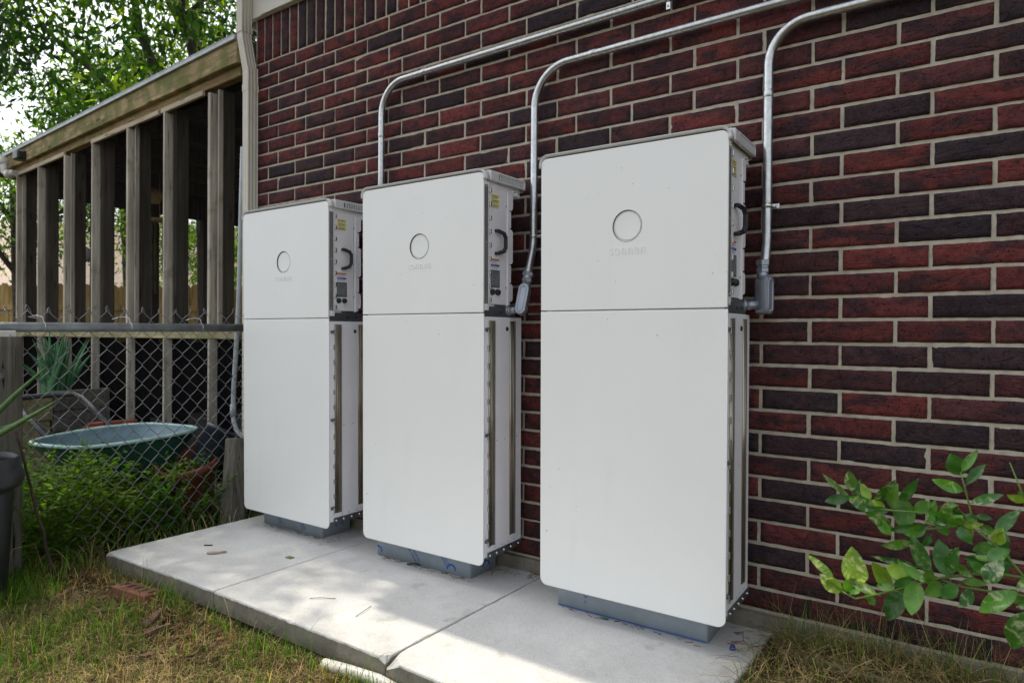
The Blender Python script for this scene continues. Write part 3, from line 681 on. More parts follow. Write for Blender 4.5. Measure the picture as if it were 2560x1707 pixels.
cabinet((-.8432, -.3271, .0039), .0255, 'nearest and largest looking white battery cabinet, on the slab closest to the camera', (.028, .592), 3)

# ------------------------------------------------------------------ conduits
def arc(c, r, a0, a1, n=14):
    return [(c[0]+r*math.cos(math.radians(a0+(a1-a0)*i/n)), c[1]+r*math.sin(math.radians(a0+(a1-a0)*i/n))) for i in range(n+1)]
GC = 'steel conduits on the brick wall'
def conduit(xv, zb, zh, rbend, xend, label, low, R=.0155, y=-.036):
    root = empty('conduit', (xv, y, zb), label=label, cat='conduit', group=GC); inv = Matrix.Translation(-root.location)
    pts = list(low)+[(xv, y, zh-rbend-.25)]+[(x_, y, z_) for x_, z_ in arc((xv+rbend, zh-rbend), rbend, 180, 90)]+[(xend, y, zh+.006*(xend-xv))]
    m_ = MB(); m_.tube(pts, R, 20); m_.build('pipe', M_galv, root).matrix_parent_inverse = inv
    return root, inv
def strap(root, inv, x, z, vert=True, y=-.036, R=.0155, under=False):
    m_ = MB()
    if vert:
        m_.lathe([(R, -.008), (R+.002, -.008), (R+.0026, 0), (R+.002, .008), (R, .008)], (x, y, z), (0, 0, 1), 20)
        m_.bbox(x+R-.001, x+R+.020, y+R-.003, y+R+.001, z-.008, z+.008, .001); m_.bbox(x+R+.002, x+R+.010, y-.004, y+.004, z-.005, z+.005, .001)
    else:
        m_.lathe([(R, -.008), (R+.002, -.008), (R+.0026, 0), (R+.002, .008), (R, .008)], (x, y, z), (1, 0, 0), 20)
        m_.bbox(x-.008, x+.008, y-.002, y+.001, z-R-.030, z-R+.001, .001); m_.lathe([(0, .004), (.004, .003), (.005, 0)], (x, y-.002, z-R-.018), (0, -1, 0), 10)
        m_.bbox(x-.006, x+.006, y-.004, y-.001, z+R, z+R+.020, .001)
    o_ = m_.build('strap', M_chrome, root); o_.matrix_parent_inverse = inv
def coupling(root, inv, p, d, R=.0155):
    m_ = MB(); m_.lathe([(R, -.014), (R+.0012, -.012), (R+.0012, .012), (R, .014)], p, d, 20); m_.build('coupling', M_galv, root).matrix_parent_inverse = inv
c1, i1 = conduit(-1.985, 1.1, 2.178, .15, 2.55, 'topmost steel conduit, bending down behind the middle cabinet', [(-1.985, -.036, 1.1)])
strap(c1, i1, -.49, 2.187, False); 
c2, i2 = conduit(-1.075, 1.2, 2.052, .16, 2.55, 'middle steel conduit bending down between the second and third cabinets', [(-1.0655, -.107, 1.14), (-1.0605, -.096, 1.20), (-1.067, -.070, 1.25), (-1.074, -.044, 1.30), (-1.075, -.036, 1.34)])
strap(c2, i2, -1.075, 1.355)
c3, i3 = conduit(-.131, 1.2, 1.985, .13, 2.55, 'rightmost steel conduit bending down to a fitting beside the nearest cabinet', [(-.134, -.060, 1.155), (-.132, -.050, 1.20), (-.131, -.038, 1.26), (-.131, -.036, 1.30)])
strap(c3, i3, -.131, 1.382)
coupling(c1, i1, (-1.70, -.036, 2.1798), (1, 0, .006)); coupling(c1, i1, (-1.985, -.036, 1.93), (0, 0, 1)); coupling(c2, i2, (-.80, -.036, 2.0537), (1, 0, .006)); coupling(c3, i3, (-.131, -.036, 1.76), (0, 0, 1))
def fitting(name, ctr, h, w, d, cover_dir, top, nip, label, tilt=(0, 0, 0)):
    """conduit body: stadium block with a cover plate, compression nut on top and a nipple to the cabinet"""
    root = empty(name, ctr, tilt, label, 'conduit fitting', 'conduit fittings beside the cabinets')
    m_ = MB(); f = []; n = 10
    for sgn, a0 in ((1, 0), (-1, 180)):
        for i in range(n+1): a = math.radians(a0+180*i/n); f.append((w/2*math.cos(a), sgn*(h/2-w/2)+w/2*math.sin(a)))
    # local: cover normal = -y, width along x
    N = len(f)
    vs = []
    for y, k in ((-d/2, .93), (-d/2+.004, 1), (d/2-.006, 1), (d/2, .85)): vs += [(x_*k, y, z_*(1-(1-k)*w/h)) for x_, z_ in f]
    m_.add(vs, [tuple(range(N)), tuple(range(4*N-1, 3*N-1, -1))]+[(k*N+i, k*N+(i+1) % N, (k+1)*N+(i+1) % N, (k+1)*N+i) for k in range(3) for i in range(N)], True)
    m_.tube([(0, .004, h/2-.01), (0, .004, h/2+.018)], .0185, 16)
    b = m_.build('body', M_alum, root)
    q = MB(); vs = []
    for y, k in ((-d/2-.0045, .84), (-d/2-.0035, .98), (-d/2-.0002, 1.0)): vs += [(x_*k, y, z_*(1-(1-k)*w/h)) for x_, z_ in f]
    q.add(vs, [tuple(range(N))]+[(k*N+i, k*N+(i+1) % N, (k+1)*N+(i+1) % N, (k+1)*N+i) for k in range(2) for i in range(N)])
    vs = []
    for y, k in ((-d/2-.0046, .62), (-d/2-.0065, .58), (-d/2-.0065, .52), (-d/2-.0046, .48)): vs += [(x_*k, y, z_*(1-(1-k)*w/h)) for x_, z_ in f]
    q.add(vs, [(k*N+i, k*N+(i+1) % N, (k+1)*N+(i+1) % N, (k+1)*N+i) for k in range(3) for i in range(N)], True)
    cv = q.build('cover', M_alum, root)
    s_ = MB()
    for sg in (1, -1): s_.lathe([(0, .003), (.0035, .0025), (.0045, 0)], (0, -d/2-.0045, sg*(h/2-w*.27)), (0, -1, 0), 10)
    s_.build('screw', M_chrome, cv)
    nt_ = MB(); nt_.lathe([(.015, .012), (.0215, .014), (.0215, .026), (.018, .028)], (0, .004, h/2), (0, 0, 1), 6, False); nt_.lathe([(.017, .028), (.019, .029), (.019, .036), (.0235, .037), (.0235, .052), (.017, .055)], (0, .004, h/2), (0, 0, 1), 6, False)
    nt_.build('compression_nut', M_alum, root)
    return root
f3 = fitting('junction_fitting', (-.134, -.060, 1.080), .128, .040, .046, 0, 0, 0, 'grey cast conduit body right of the nearest cabinet, cover facing away from it', (0, 0, math.radians(68)))
q = MB(); q.tube([(-.150, -.075, 1.047), (-.182, -.098, 1.045)], .0155, 16); q.lathe([(.0155, 0), (.0215, .001), (.0215, .010), (.0165, .012), (.0165, .016), (.0205, .018), (.0205, .026), (.015, .028)], (-.182, -.098, 1.045), (-.8, -.55, 0), 16)
q.tube([(-.203, -.112, 1.045), (-.245, -.14, 1.044)], .0150, 16); q.build('nipple', M_alum, f3).matrix_parent_inverse = Matrix.Translation(f3.location).inverted() if False else (Matrix.Translation(f3.location) @ f3.rotation_euler.to_matrix().to_4x4()).inverted()
f2 = fitting('junction_fitting', (-1.070, -.118, 1.086), .128, .044, .042, 0, 0, 0, 'grey cast conduit body between the second and third cabinets, cover facing the camera', (math.radians(-9), math.radians(8), math.radians(18)))
q = MB(); q.tube([(-1.095, -.125, 1.046), (-1.128, -.14, 1.040)], .0150, 16); q.lathe([(.015, 0), (.0205, .001), (.0205, .009), (.016, .011), (.0205, .014), (.0205, .022), (.015, .024)], (-1.120, -.137, 1.041), (-.9, -.4, 0), 16)
q.tube([(-1.14, -.145, 1.040), (-1.18, -.165, 1.040)], .0145, 16)
q.build('nipple', M_alum, f2).matrix_parent_inverse = (Matrix.Translation(f2.location) @ f2.rotation_euler.to_matrix().to_4x4()).inverted()
q = MB(); q.tube([(-1.10, -.03, 1.030), (-.80, -.03, 1.031)], .006, 10); tag(q.build('thin_tube', M_galv), 'thin grey tube on the bricks between the second and third cabinets', 'tube')
# pvc hose at the corner
q = MB(); q.tube([(-3.15, -.045, 2.05), (-3.155, -.05, 1.7), (-3.172, -.05, 1.2), (-3.189, -.05, .957), (-3.222, -.05, .62), (-3.228, -.05, .48), (-3.222, -.05, .42), (-3.195, -.05, .365), (-3.15, -.05, .335), (-3.08, -.05, .318), (-2.98, -.05, .315)], .0135, 14)
hz = empty('drain_pipe', (-3.15, -.05, .3), label='pale grey plastic pipe curving off the house corner left of the farthest cabinet', cat='pipe'); q.build('pipe', M_pvc, hz).matrix_parent_inverse = Matrix.Translation(-hz.location)
q = MB(); q.tube([(-3.2285, -.05, .515), (-3.228, -.05, .44)], .0172, 14); q.build('coupling', M_pvc, hz).matrix_parent_inverse = Matrix.Translation(-hz.location)

# ------------------------------------------------------------------ screened porch
KP = -.053
def py(x): return .003+KP*(x+3.25)          # plane of the porch front
porch = empty('screened_porch', (-5.3, .1, -.2), label='weathered wooden screened porch with mossy beam left of the brick house', cat='porch'); pinv = Matrix.Translation(-porch.location)
def pb(m_, name, mat): o_ = m_.build(name, mat, porch); o_.matrix_parent_inverse = pinv; return o_
def bar(name, p, q_, w, h, mat, b=.004): m_ = MB(); m_.beam(p, q_, w, h, b); return pb(m_, name, mat)
XA, XB = -8.35, -3.20
A = lambda x, z, dy=0: (x, py(x)+dy, z)
bar('fascia_beam', A(XA, 2.618, -.045), A(XB+.02, 2.623, -.045), .045, .135, M_wbeam, .004)
bar('header', A(-7.34, 2.535, .0), A(XB, 2.535, .0), .06, .085, M_wbeam2)
m_ = MB(); m_.beam(A(XA, 2.694, -.075), A(XB+.02, 2.699, -.075), .02, .026, .002); m_.beam(A(XA, 2.712, .15), A(XB+.02, 2.716, .15), .47, .008, .002); pb(m_, 'roof_edge', M_flash)
for (xa, xb) in ((-3.62, -4.20), (-4.24, -5.42), (-6.0, -7.3)):
    bar('head_trim', A(xa, 2.474, -.040), A(xb, 2.474, -.040), .018, .034, M_wtrim, .002)
STX = [-3.575, -4.185, -4.77, -5.425, -6.02, -6.665, -7.26]
for i, x in enumerate(STX):
    x += .085
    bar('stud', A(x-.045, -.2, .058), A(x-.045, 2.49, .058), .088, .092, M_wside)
    bar('stud_trim', A(x-.04, .965, -.014), A(x-.04, 2.455, -.014), .020 if i % 2 else .026, .080, M_wtrim2, .003).rotation_euler = (0, 0, 0)
    if i % 2 == 0: bar('stud_trim', A(x+.022, .965, -.006), A(x+.022, 2.47, -.006), .012, .034, M_wstud, .002)
    bar('lower_trim', A(x-.04, -.2, -.014), A(x-.04, .903, -.014), .018, .075, M_wtrim2, .003)
bar('rail', A(-7.55, .935, -.012), A(XB, .938, -.012), .036, .064, M_wrail)
bar('bottom_plate', A(-7.4, -.1, .0), A(XB, -.1, .0), .07, .2, M_wstud)
m_ = MB(); m_.add([A(-7.3, .96, .004), A(XB, .96, .004), A(XB, 2.48, .004), A(-7.3, 2.48, .004)], [(0, 1, 2, 3)]); pb(m_, 'upper_screen', M_screen)
m_ = MB(); m_.add([A(-7.3, -.1, .005), A(XB, -.1, .005), A(XB, .92, .005), A(-7.3, .92, .005)], [(0, 1, 2, 3)]); pb(m_, 'lower_screen', M_screen2)
YB = 2.9; XE = -7.38
# interior: ceiling, rafters, back wall posts, end wall, floor
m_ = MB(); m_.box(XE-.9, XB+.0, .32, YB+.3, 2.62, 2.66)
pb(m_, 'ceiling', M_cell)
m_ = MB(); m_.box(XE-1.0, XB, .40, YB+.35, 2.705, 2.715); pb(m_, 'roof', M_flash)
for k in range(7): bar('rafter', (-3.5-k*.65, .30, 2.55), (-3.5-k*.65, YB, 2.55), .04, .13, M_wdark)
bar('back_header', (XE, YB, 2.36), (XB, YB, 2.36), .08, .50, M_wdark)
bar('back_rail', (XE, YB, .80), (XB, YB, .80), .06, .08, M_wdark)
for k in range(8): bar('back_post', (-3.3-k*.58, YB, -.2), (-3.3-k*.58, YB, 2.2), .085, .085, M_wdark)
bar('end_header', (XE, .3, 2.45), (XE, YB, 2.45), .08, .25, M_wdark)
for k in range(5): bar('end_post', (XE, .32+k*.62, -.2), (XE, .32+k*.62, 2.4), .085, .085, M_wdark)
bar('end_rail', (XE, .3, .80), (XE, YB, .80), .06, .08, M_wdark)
m_ = MB(); m_.add([(XE, YB+.04, .1), (XB, YB+.04, .1), (XB, YB+.04, .8), (XE, YB+.04, .8)], [(0, 1, 2, 3)]); m_.add([(XE-.04, .3, -.1), (XE-.04, YB, -.1), (XE-.04, YB, .8), (XE-.04, .3, .8)], [(0, 1, 2, 3)]); pb(m_, 'back_screen', M_screen2)
m_ = MB(); m_.box(XE, XB, .3, YB, -.2, -.02); pb(m_, 'floor', M_conc)
# things hanging in the porch
q = MB(); q.lathe([(0, -.02), (.10, -.02), (.125, -.012), (.14, 0), (.14, .015), (.12, .03), (0, .03)], (0, 0, 0), (.45, -.9, 0), 28)
w1 = empty('wall_clock', (-6.20, .35, 1.648), label='round pale clock hanging inside the porch screen', cat='clock'); q.build('clock_case', M_clock, w1)
q = MB(); q.lathe([(0, -.0215), (.10, -.0215), (.112, -.0205)], (0, 0, 0), (.45, -.9, 0), 24); q.build('clock_dial', M_wold2, w1); w1.scale = (.5, .5, .5)
w2 = empty('paper_lantern', (-6.62, 1.18, 2.455), label='round cream lantern hanging inside the porch near the ceiling', cat='lantern')
q = MB(); q.lathe([(.01, -.30), (.09, -.28), (.135, -.18), (.14, -.12), (.10, -.03), (.02, 0)], (0, 0, 0), (0, 0, 1), 20); q.build('shade', M_cream, w2)
q = MB(); q.tube([(0, 0, 0), (0, 0, .40)], .004, 6); q.build('cord', M_black, w2); w2.scale = (.56, .56, .56)
for (x, y, z, r, l_) in ((-6.55, 1.2, 1.9, .09, 'small tan wind chime inside the porch left of the cream lantern'),):
    w3 = empty('wind_chime', (x, y, 2.6), label=l_, cat='wind chime')
    q = MB(); q.lathe([(0, -.5), (.10, -.5), (.10, -.47), (0, -.46)], n=16); q.tube([(0, 0, -.47), (0, 0, 0)], .003, 6); q.build('top_disc', M_cream, w3)
    q = MB()
    for k in range(6): a = k*PI/3; q.tube([(.07*math.cos(a), .07*math.sin(a), -.5), (.07*math.cos(a), .07*math.sin(a), -1.0-.05*k)], .010, 8)
    q.build('chime_tubes', M_wold2, w3)
# floodlight and PVC fittings at the far beam end
fl_ = empty('floodlight', (-6.95, .115, 2.60), label='small black floodlight on the far end of the mossy beam', cat='floodlight')
q = MB(); q.bbox(-.065, .065, -.06, .02, -.045, .04, .012); q.build('lamp_head', M_black, fl_); q = MB(); q.tube([(0, .02, 0), (0, .075, 0)], .02, 10); q.build('mount', M_black, fl_)
pv = empty('plastic_pipe_fitting', (-7.26, .10, 2.52), label='white plastic pipe elbows under the far end of the porch beam', cat='pipe fitting')
q = MB(); q.tube([(.20, 0, -.07), (.08, -.02, -.07), (.02, -.03, -.04), (0, -.03, .04), (-.02, -.03, .10)], .030, 12); q.tube([(-.02, -.03, .08), (-.08, -.04, .12), (-.25, -.05, .06), (-.6, -.06, -.06)], .030, 12)
q.lathe([(.030, -.03), (.041, -.028), (.041, .028), (.030, .03)], (-.01, -.03, .06), (0, 0, 1), 14); q.lathe([(.030, -.03), (.041, -.028), (.041, .028), (.030, .03)], (.10, -.015, -.07), (1, .1, 0), 14); q.lathe([(.030, -.03), (.043, -.028), (.043, .028), (.030, .03)], (-.12, -.042, .105), (1, 0, .3), 14)
q.build('elbow', M_pvcw, pv)

# ------------------------------------------------------------------ chain link fence
XF = -3.0
fence = empty('chain_link_fence', (XF, -.7, -.15), label='galvanised chain link fence with a round top rail, left of the cabinets', cat='fence'); finv = Matrix.Translation(-fence.location)
q = MB(); q.tube([(XF, -2.9, .940), (XF, -.02, .975)], .0215, 20); q.build('top_rail', M_rail_f, fence).matrix_parent_inverse = finv
rf_ = random.Random(5); q = MB(); dw = .0835; dh = .092; y0 = -.10; nr = 13
ztop = 1.066
def zz(i, k):           # k counts half diamonds from the top
    return ztop-k*dh/2+(.010 if i < 6 else -.008)*0-(y0-i*dw/2)*0
for i in range(-1, 66):
    base = y0-i*dw/2; pts = []
    sag = lambda y: -.03*(abs(y)-.1)*.9
    for k in range(0, nr*2+1):
        odd = (k+i) % 2; y = base-(dw/2+.0016 if odd else -.0016); z = ztop-k*dh/2+sag(base)
        jy = .006*noise.noise(Vector((y*6, z*6, 3))); jz = .007*noise.noise(Vector((y*7, z*7, 8)))
        xo = .0022 if odd else -.0022; e = -.0012*(1 if odd else -1)
        pts += [(XF-.024+xo, y-e+jy, z+.0035+jz), (XF-.024-xo, y-e+jy, z-.0035+jz)]
    if i % 2: pts = pts[1:]
    q.tube(pts, .0019, 5, smooth=True)
    if i % 2 == 0:
        a_ = pts[0]; lean = rf_.uniform(-.006, .006); h_ = rf_.uniform(.6, 1.25)
        q.tube([(a_[0], a_[1]-.005, a_[2]-.010), (a_[0]+.004, a_[1]-.003+lean, a_[2]+.008*h_), (a_[0]-.002, a_[1]+.004+lean, a_[2]+.016*h_), (a_[0]-.004, a_[1]+.009, a_[2]+.001), (a_[0], a_[1]+.016, a_[2]-.016)], .0019, 5)
q.build('wire_mesh', M_wire, fence).matrix_parent_inverse = finv
q = MB()
for y, tl in ((-1.13, 0), (-.755, 1), (-.385, 1)):
    zc_ = .944+(y+2.9)*.031/2.88
    q.lathe([(.0215, -.0015), (.0235, 0), (.0215, .0015)], (XF, y, zc_), (0, 1, 0), 14)
    q.tube([(XF+.01, y-.004, zc_+.02), (XF-.01, y, zc_+.045), (XF-.024, y-.02, zc_+.052), (XF-.03, y-.05, zc_+.045), (XF-.02, y-.075*(1 if tl else .2), zc_+.038)], .0021, 6)
q.build('tie_wire', M_tie, fence).matrix_parent_inverse = finv
q = MB(); q.bbox(XF+.010, XF+.028, -1.36, -1.315, .913, .919, .002); q.bbox(XF+.024, XF+.030, -1.31, -1.245, .905, .945, .002); q.tube([(XF+.032, -1.262, .928), (XF+.038, -1.262, .928)], .006, 8); q.build('rail_clamp', M_tie, fence).matrix_parent_inverse = finv
# wooden fence post
po = empty('fence_post', (-3.02, -1.275, -.15), label='weathered round wooden post at the left end of the chain link fence', cat='fence post')
q = MB(); n = 28; vs = []
for k in range(26):
    z = -.05+k*1.118/25
    for i in range(n):
        a = 2*PI*i/n; r = .068+.0035*noise.noise(Vector((math.cos(a)*5, math.sin(a)*5, z*1.2)))+.002*noise.noise(Vector((math.cos(a)*16, math.sin(a)*16, z*2)))
        vs.append((r*math.cos(a), r*math.sin(a), z))
q.add(vs, [(k*n+i, k*n+(i+1) % n, (k+1)*n+(i+1) % n, (k+1)*n+i) for k in range(25) for i in range(n)]+[tuple(25*n+i for i in range(n))], True); q.build('post_shaft', M_wpost, po)
q = MB(); q.lathe([(.0, -.0005), (.012, .001), (.020, -.001), (.026, .002), (.030, -.004)], (.055, -.040, .91), (.81, -.58, 0), 14); q.build('knot', M_wold, po)
# leaning old post beside the farthest cabinet
lpz = tag(MB().build('x', M_wpost) if False else None, None) if False else None
q = MB(); q.beam((-2.93, -.245, -.16), (-3.0, -.165, .345), .095, .10, .006, (1, 0, 0)); tag(q.build('leaning_board', M_wpost), 'grey weathered timber stub leaning against the farthest cabinet', 'timber stub')
q = MB(); pts = [Vector((-2.80, -1.150, -.16)).lerp(Vector((-2.90, -1.268, .515)), i/14)+Vector((noise.noise(Vector((i*.9, 1, 0)))*.010, noise.noise(Vector((i*.9, 5, 0)))*.010, 0)) for i in range(15)]
q.tube(pts, [.0075-.0003*i*.5+.0012*noise.noise(Vector((i*1.7, 2, 2))) for i in range(15)], 8); tag(q.build('garden_stake', M_rust), 'thin dark rusty stake leaning on the fence beside the wooden post', 'stake')

# ------------------------------------------------------------------ trash can
tc = empty('trash_can', (-2.835, -1.482, -.15), label='dark grey plastic trash can without a lid at the left edge', cat='trash can')
q = MB(); n = 72; prof = [(.145, 0), (.153, .01), (.155, .03), (.178, .44), (.181, .455), (.206, .468), (.214, .492), (.212, .520), (.205, .530), (.200, .548), (.198, .578), (.193, .584), (.188, .582), (.186, .55)]
vs = []
for r, z in prof:
    for i in range(n):
        rr = r-(.004 if (i % 12) in (0, 1, 2) and .03 < z < .45 else 0); a = 2*PI*i/n; vs.append((rr*math.cos(a), rr*math.sin(a), z))
q.add(vs, [(k*n+i, k*n+(i+1) % n, (k+1)*n+(i+1) % n, (k+1)*n+i) for k in range(len(prof)-1) for i in range(n)], True); q.build('can_body', M_can, tc)
q = MB(); q.lathe([(.185, .56), (.172, .44), (.150, .02), (0, .015)], n=48); q.build('can_inside', M_black, tc)

# ------------------------------------------------------------------ wheelbarrow
wb = empty('wheelbarrow', (-3.65, -.52, -.18), label='green garden wheelbarrow with pale blue-green rim behind the chain link fence', cat='wheelbarrow'); winv = Matrix.Translation(-wb.location)
TR = [(-3.862, -.880, .326), (-3.66, -.880, .330), (-3.489, -.787, .325), (-3.383, -.651, .335), (-3.32, -.447, .354), (-3.305, -.293, .369), (-3.36, -.205, .376), (-3.486, -.187, .376), (-3.80, -.241, .371), (-3.90, -.33, .366), (-3.955, -.495, .358), (-3.985, -.663, .341), (-3.95, -.80, .330)]
def smooth_loop(P, n=5):
    N = len(P); out = []
    for i in range(N):
        p0, p1, p2, p3 = (Vector(P[(i+k-1) % N]) for k in range(4))
        for j in range(n):
            t_ = j/n; out.append(.5*((2*p1)+(p2-p0)*t_+(2*p0-5*p1+4*p2-p3)*t_**2+(3*p1-p0-3*p2+p3)*t_**3))
    return out
rim = smooth_loop(TR); ctr = sum(rim, Vector())/len(rim); bc = Vector((-3.62, -.52, .12)); N = len(rim)
def ringk(f, z, pw=1): return [Vector((bc.x+(p.x-ctr.x)*f, bc.y+(p.y-ctr.y)*f, z+(p.z-ctr.z)*.6*f)) for p in rim]
def lip(f, dz): return [ctr+(p-ctr)*f+Vector((0, 0, dz)) for p in rim]
lv = [lip(1.028, -.010), lip(1.0, -.012), lip(.975, -.03)]
for k in range(1, 8): t_ = k/8; a_ = lip(.97, -.03); b2 = ringk(.52, .075); lv.append([x_.lerp(y_, t_**1.15) for x_, y_ in zip(a_, b2)])
lv.append(ringk(.46, .055))
q = MB(); q.add([p for L in lv for p in L], [(k*N+i, k*N+(i+1) % N, (k+1)*N+(i+1) % N, (k+1)*N+i) for k in range(len(lv)-1) for i in range(N)]+[tuple((len(lv)-1)*N+i for i in range(N))], True)
q.build('tub', M_tub, wb).matrix_parent_inverse = winv
lv2 = [lip(.972, .0), lip(.955, -.02)]
for k in range(1, 7): t_ = k/7; a_ = lip(.955, -.02); b2 = ringk(.50, .085); lv2.append([x_.lerp(y_, t_**1.15) for x_, y_ in zip(a_, b2)])
q = MB(); q.add([p for L in lv2 for p in L], [(k*N+i, k*N+(i+1) % N, (k+1)*N+(i+1) % N, (k+1)*N+i) for k in range(len(lv2)-1) for i in range(N)]+[tuple((len(lv2)-1)*N+i for i in range(N))], True)
q.build('tub_lining', M_tubin, wb).matrix_parent_inverse = winv
q = MB(); L = lip(1.0, -.002); q.tube(L+[L[0], L[1]], .011, 8, cap=False); q.build('rim', M_tubrim, wb).matrix_parent_inverse = winv
q = MB(); q.tube([(-4.03, -.735, .320), (-4.36, -.732, .425), (-4.50, -.728, .485), (-4.60, -.70, .512), (-4.62, -.62, .518), (-4.60, -.46, .524), (-4.565, -.39, .526), (-4.50, -.355, .500), (-4.0, -.395, .352)], .017, 10)
q.tube([(-4.03, -.735, .320), (-3.7, -.70, .06), (-3.45, -.5, .0)], .014, 8); q.tube([(-4.0, -.395, .345), (-3.75, -.32, .05), (-3.47, -.36, .0)], .014, 8)
q.build('handle_frame', M_handle, wb).matrix_parent_inverse = winv
q = MB(); q.tube([(-3.85, -.72, .12), (-3.95, -.76, -.18)], .013, 8); q.tube([(-3.88, -.30, .12), (-3.98, -.28, -.18)], .013, 8); q.build('leg', M_handle, wb).matrix_parent_inverse = winv
q = MB(); q.lathe([(.05, -.03), (.13, -.035), (.165, -.02), (.165, .02), (.13, .035), (.05, .03)], (-3.46, -.42, -.02), (.5, -.85, 0), 24); q.build('wheel', M_black, wb).matrix_parent_inverse = winv

# ------------------------------------------------------------------ pots, planters and small things behind the fence
from mathutils import Quaternion
tp = empty('clay_pot', (-3.36, -.20, -.16), Quaternion((.817, .577, 0), math.radians(19)).to_euler(), label='broken orange clay pot full of dry weeds behind the fence', cat='flower pot')
q = MB(); q.lathe([(.10, 0), (.125, .22), (.150, .34), (.168, .345), (.172, .395), (.160, .40), (.150, .36), (.125, .22), (0, .21)], n=28); q.build('pot_wall', M_terra, tp)
q = MB(); q.lathe([(0, .25), (.132, .235)], n=20); q.build('soil', M_litter, tp)
bp = empty('nursery_pot', (-3.27, -.22, .16), (math.radians(-28), math.radians(12), 0), label='black plastic nursery pot standing tilted in the clay pot', cat='plant pot')
q = MB(); q.lathe([(0, 0), (.075, 0), (.080, .01), (.098, .22), (.106, .222), (.106, .245), (.100, .246), (.094, .22), (.076, .02), (0, .02)], n=28); q.build('pot_shell', M_pot, bp)
pl1 = empty('planter_box', (-5.1, -.30, -.2), label='old dark timber planter box holding the aloe behind the wheelbarrow', cat='planter')
def boards(root, x0, y0, x1, y1, z0, z1, n, mat, th=.03):
    d = Vector((x1-x0, y1-y0, 0)); Lh = d.length
    for k in range(n):
        za = z0+(z1-z0)*k/n; zb2 = z0+(z1-z0)*(k+1)/n; m_ = MB(); jit = random.uniform(-.01, .01)
        m_.beam((x0, y0, (za+zb2)/2), (x1+jit, y1+jit, (za+zb2)/2), th, (zb2-za)-.006, .004); o_ = m_.build('board', mat, root); o_.matrix_parent_inverse = (Matrix.Translation(root.location) @ root.rotation_euler.to_matrix().to_4x4()).inverted()
boards(pl1, -4.86, -.40, -4.96, .0, -.2, .53, 5, M_wold)
boards(pl1, -4.90, -.62, -4.86, -.41, -.2, .50, 4, M_wold2)
boards(pl1, -5.45, -.62, -4.90, -.62, -.2, .50, 4, M_wold2)
q = MB(); q.box(-5.45, -5.02, -.58, -.06, -.2, .46); q.build('soil', M_litter, pl1).matrix_parent_inverse = Matrix.Translation(-pl1.location)
q = MB()
for k in range(2): q.beam((-4.78, -.24+.03*k, .262+.022*k), (-4.70, .06+.03*k, .268+.022*k), .07, .02, .003)
tag(q.build('red_board', M_redpl), 'faded red plank lying behind the wheelbarrow rim', 'plank')

# succulents: tapering fleshy leaves
def aloe(root, base, leaves, mat, col):
    m_ = MB(); rr = random.Random(3)
    for (tip, w, bendz) in leaves:
        k = rr.uniform(.75, 1.25); m_.cur = (col[0]*k, col[1]*k, col[2]*k)
        b = Vector(base)+Vector((rr.uniform(-.05, .05), rr.uniform(-.05, .05), 0)) if len(leaves) > 8 else Vector(base); t_ = Vector(tip); mid = b.lerp(t_, .5)+Vector((0, 0, bendz))
        prev = None; n = 12; side = (t_-b).cross(Vector((fw.x, fw.y, 0))).normalized(); nrm = side.cross((t_-b).normalized()).normalized()
        vs = []
        for i in range(n+1):
            s_ = i/n; p = b*(1-s_)**2+mid*2*s_*(1-s_)+t_*s_**2; hw = w/2*(1-s_)**.75*(1 if s_ > .08 else .8)+.0008
            vs += [p-side*hw, p+nrm*hw*.30, p+side*hw, p-nrm*hw*.10]
        m_.add(vs, [(4*i+a, 4*i+(a+1) % 4, 4*i+4+(a+1) % 4, 4*i+4+a) for i in range(n) for a in range(4)], True)
    return m_.build('leaves', mat, root)
al = empty('aloe_plant', (-5.08, -.31, .48), label='tall green aloe with upright spiky leaves growing in the timber planter', cat='aloe plant')
ra = random.Random(9); LV = []
for k in range(30):
    a = ra.uniform(0, 2*PI); s_ = ra.uniform(.04, .26); LV.append(((s_*math.cos(a)*.95, s_*math.sin(a)*.95, ra.uniform(.28, .50)*(1.1-s_*1.1)), ra.uniform(.045, .075), .05))
LV += [((.06, .05, .40), .05, .02), ((-.12, -.08, .36), .05, .02), ((.20, .14, .42), .035, 0), ((.0, .02, .42), .05, .0)]
aloe(al, (0, 0, -.03), LV, M_aloe, (.06, .17, .075))
ag = empty('spiky_succulent', (-2.85, -1.78, -.15), label='tall pale green succulent with long pointed leaves reaching in from the left edge', cat='succulent plant')
def rel(p): return tuple(Vector(p)-ag.location)
b_ = rel((-2.70, -1.52, .47))
aloe(ag, b_, [(rel((-2.259, -1.383, .818)), .036, .03), (rel((-2.166, -1.38, .706)), .034, -.01), (rel((-2.5, -1.34, .60)), .03, .05), (rel((-2.9, -1.5, .95)), .05, .02), (rel((-3.05, -1.9, .85)), .05, .05), (rel((-2.6, -1.9, .9)), .05, .03)], M_aloe, (.10, .18, .06))
q = MB(); q.tube([(0, 0, -.02), (.05, .06, .3), tuple(b_)], [.03, .028, .026], 8); q.build('stem', M_stem, ag)

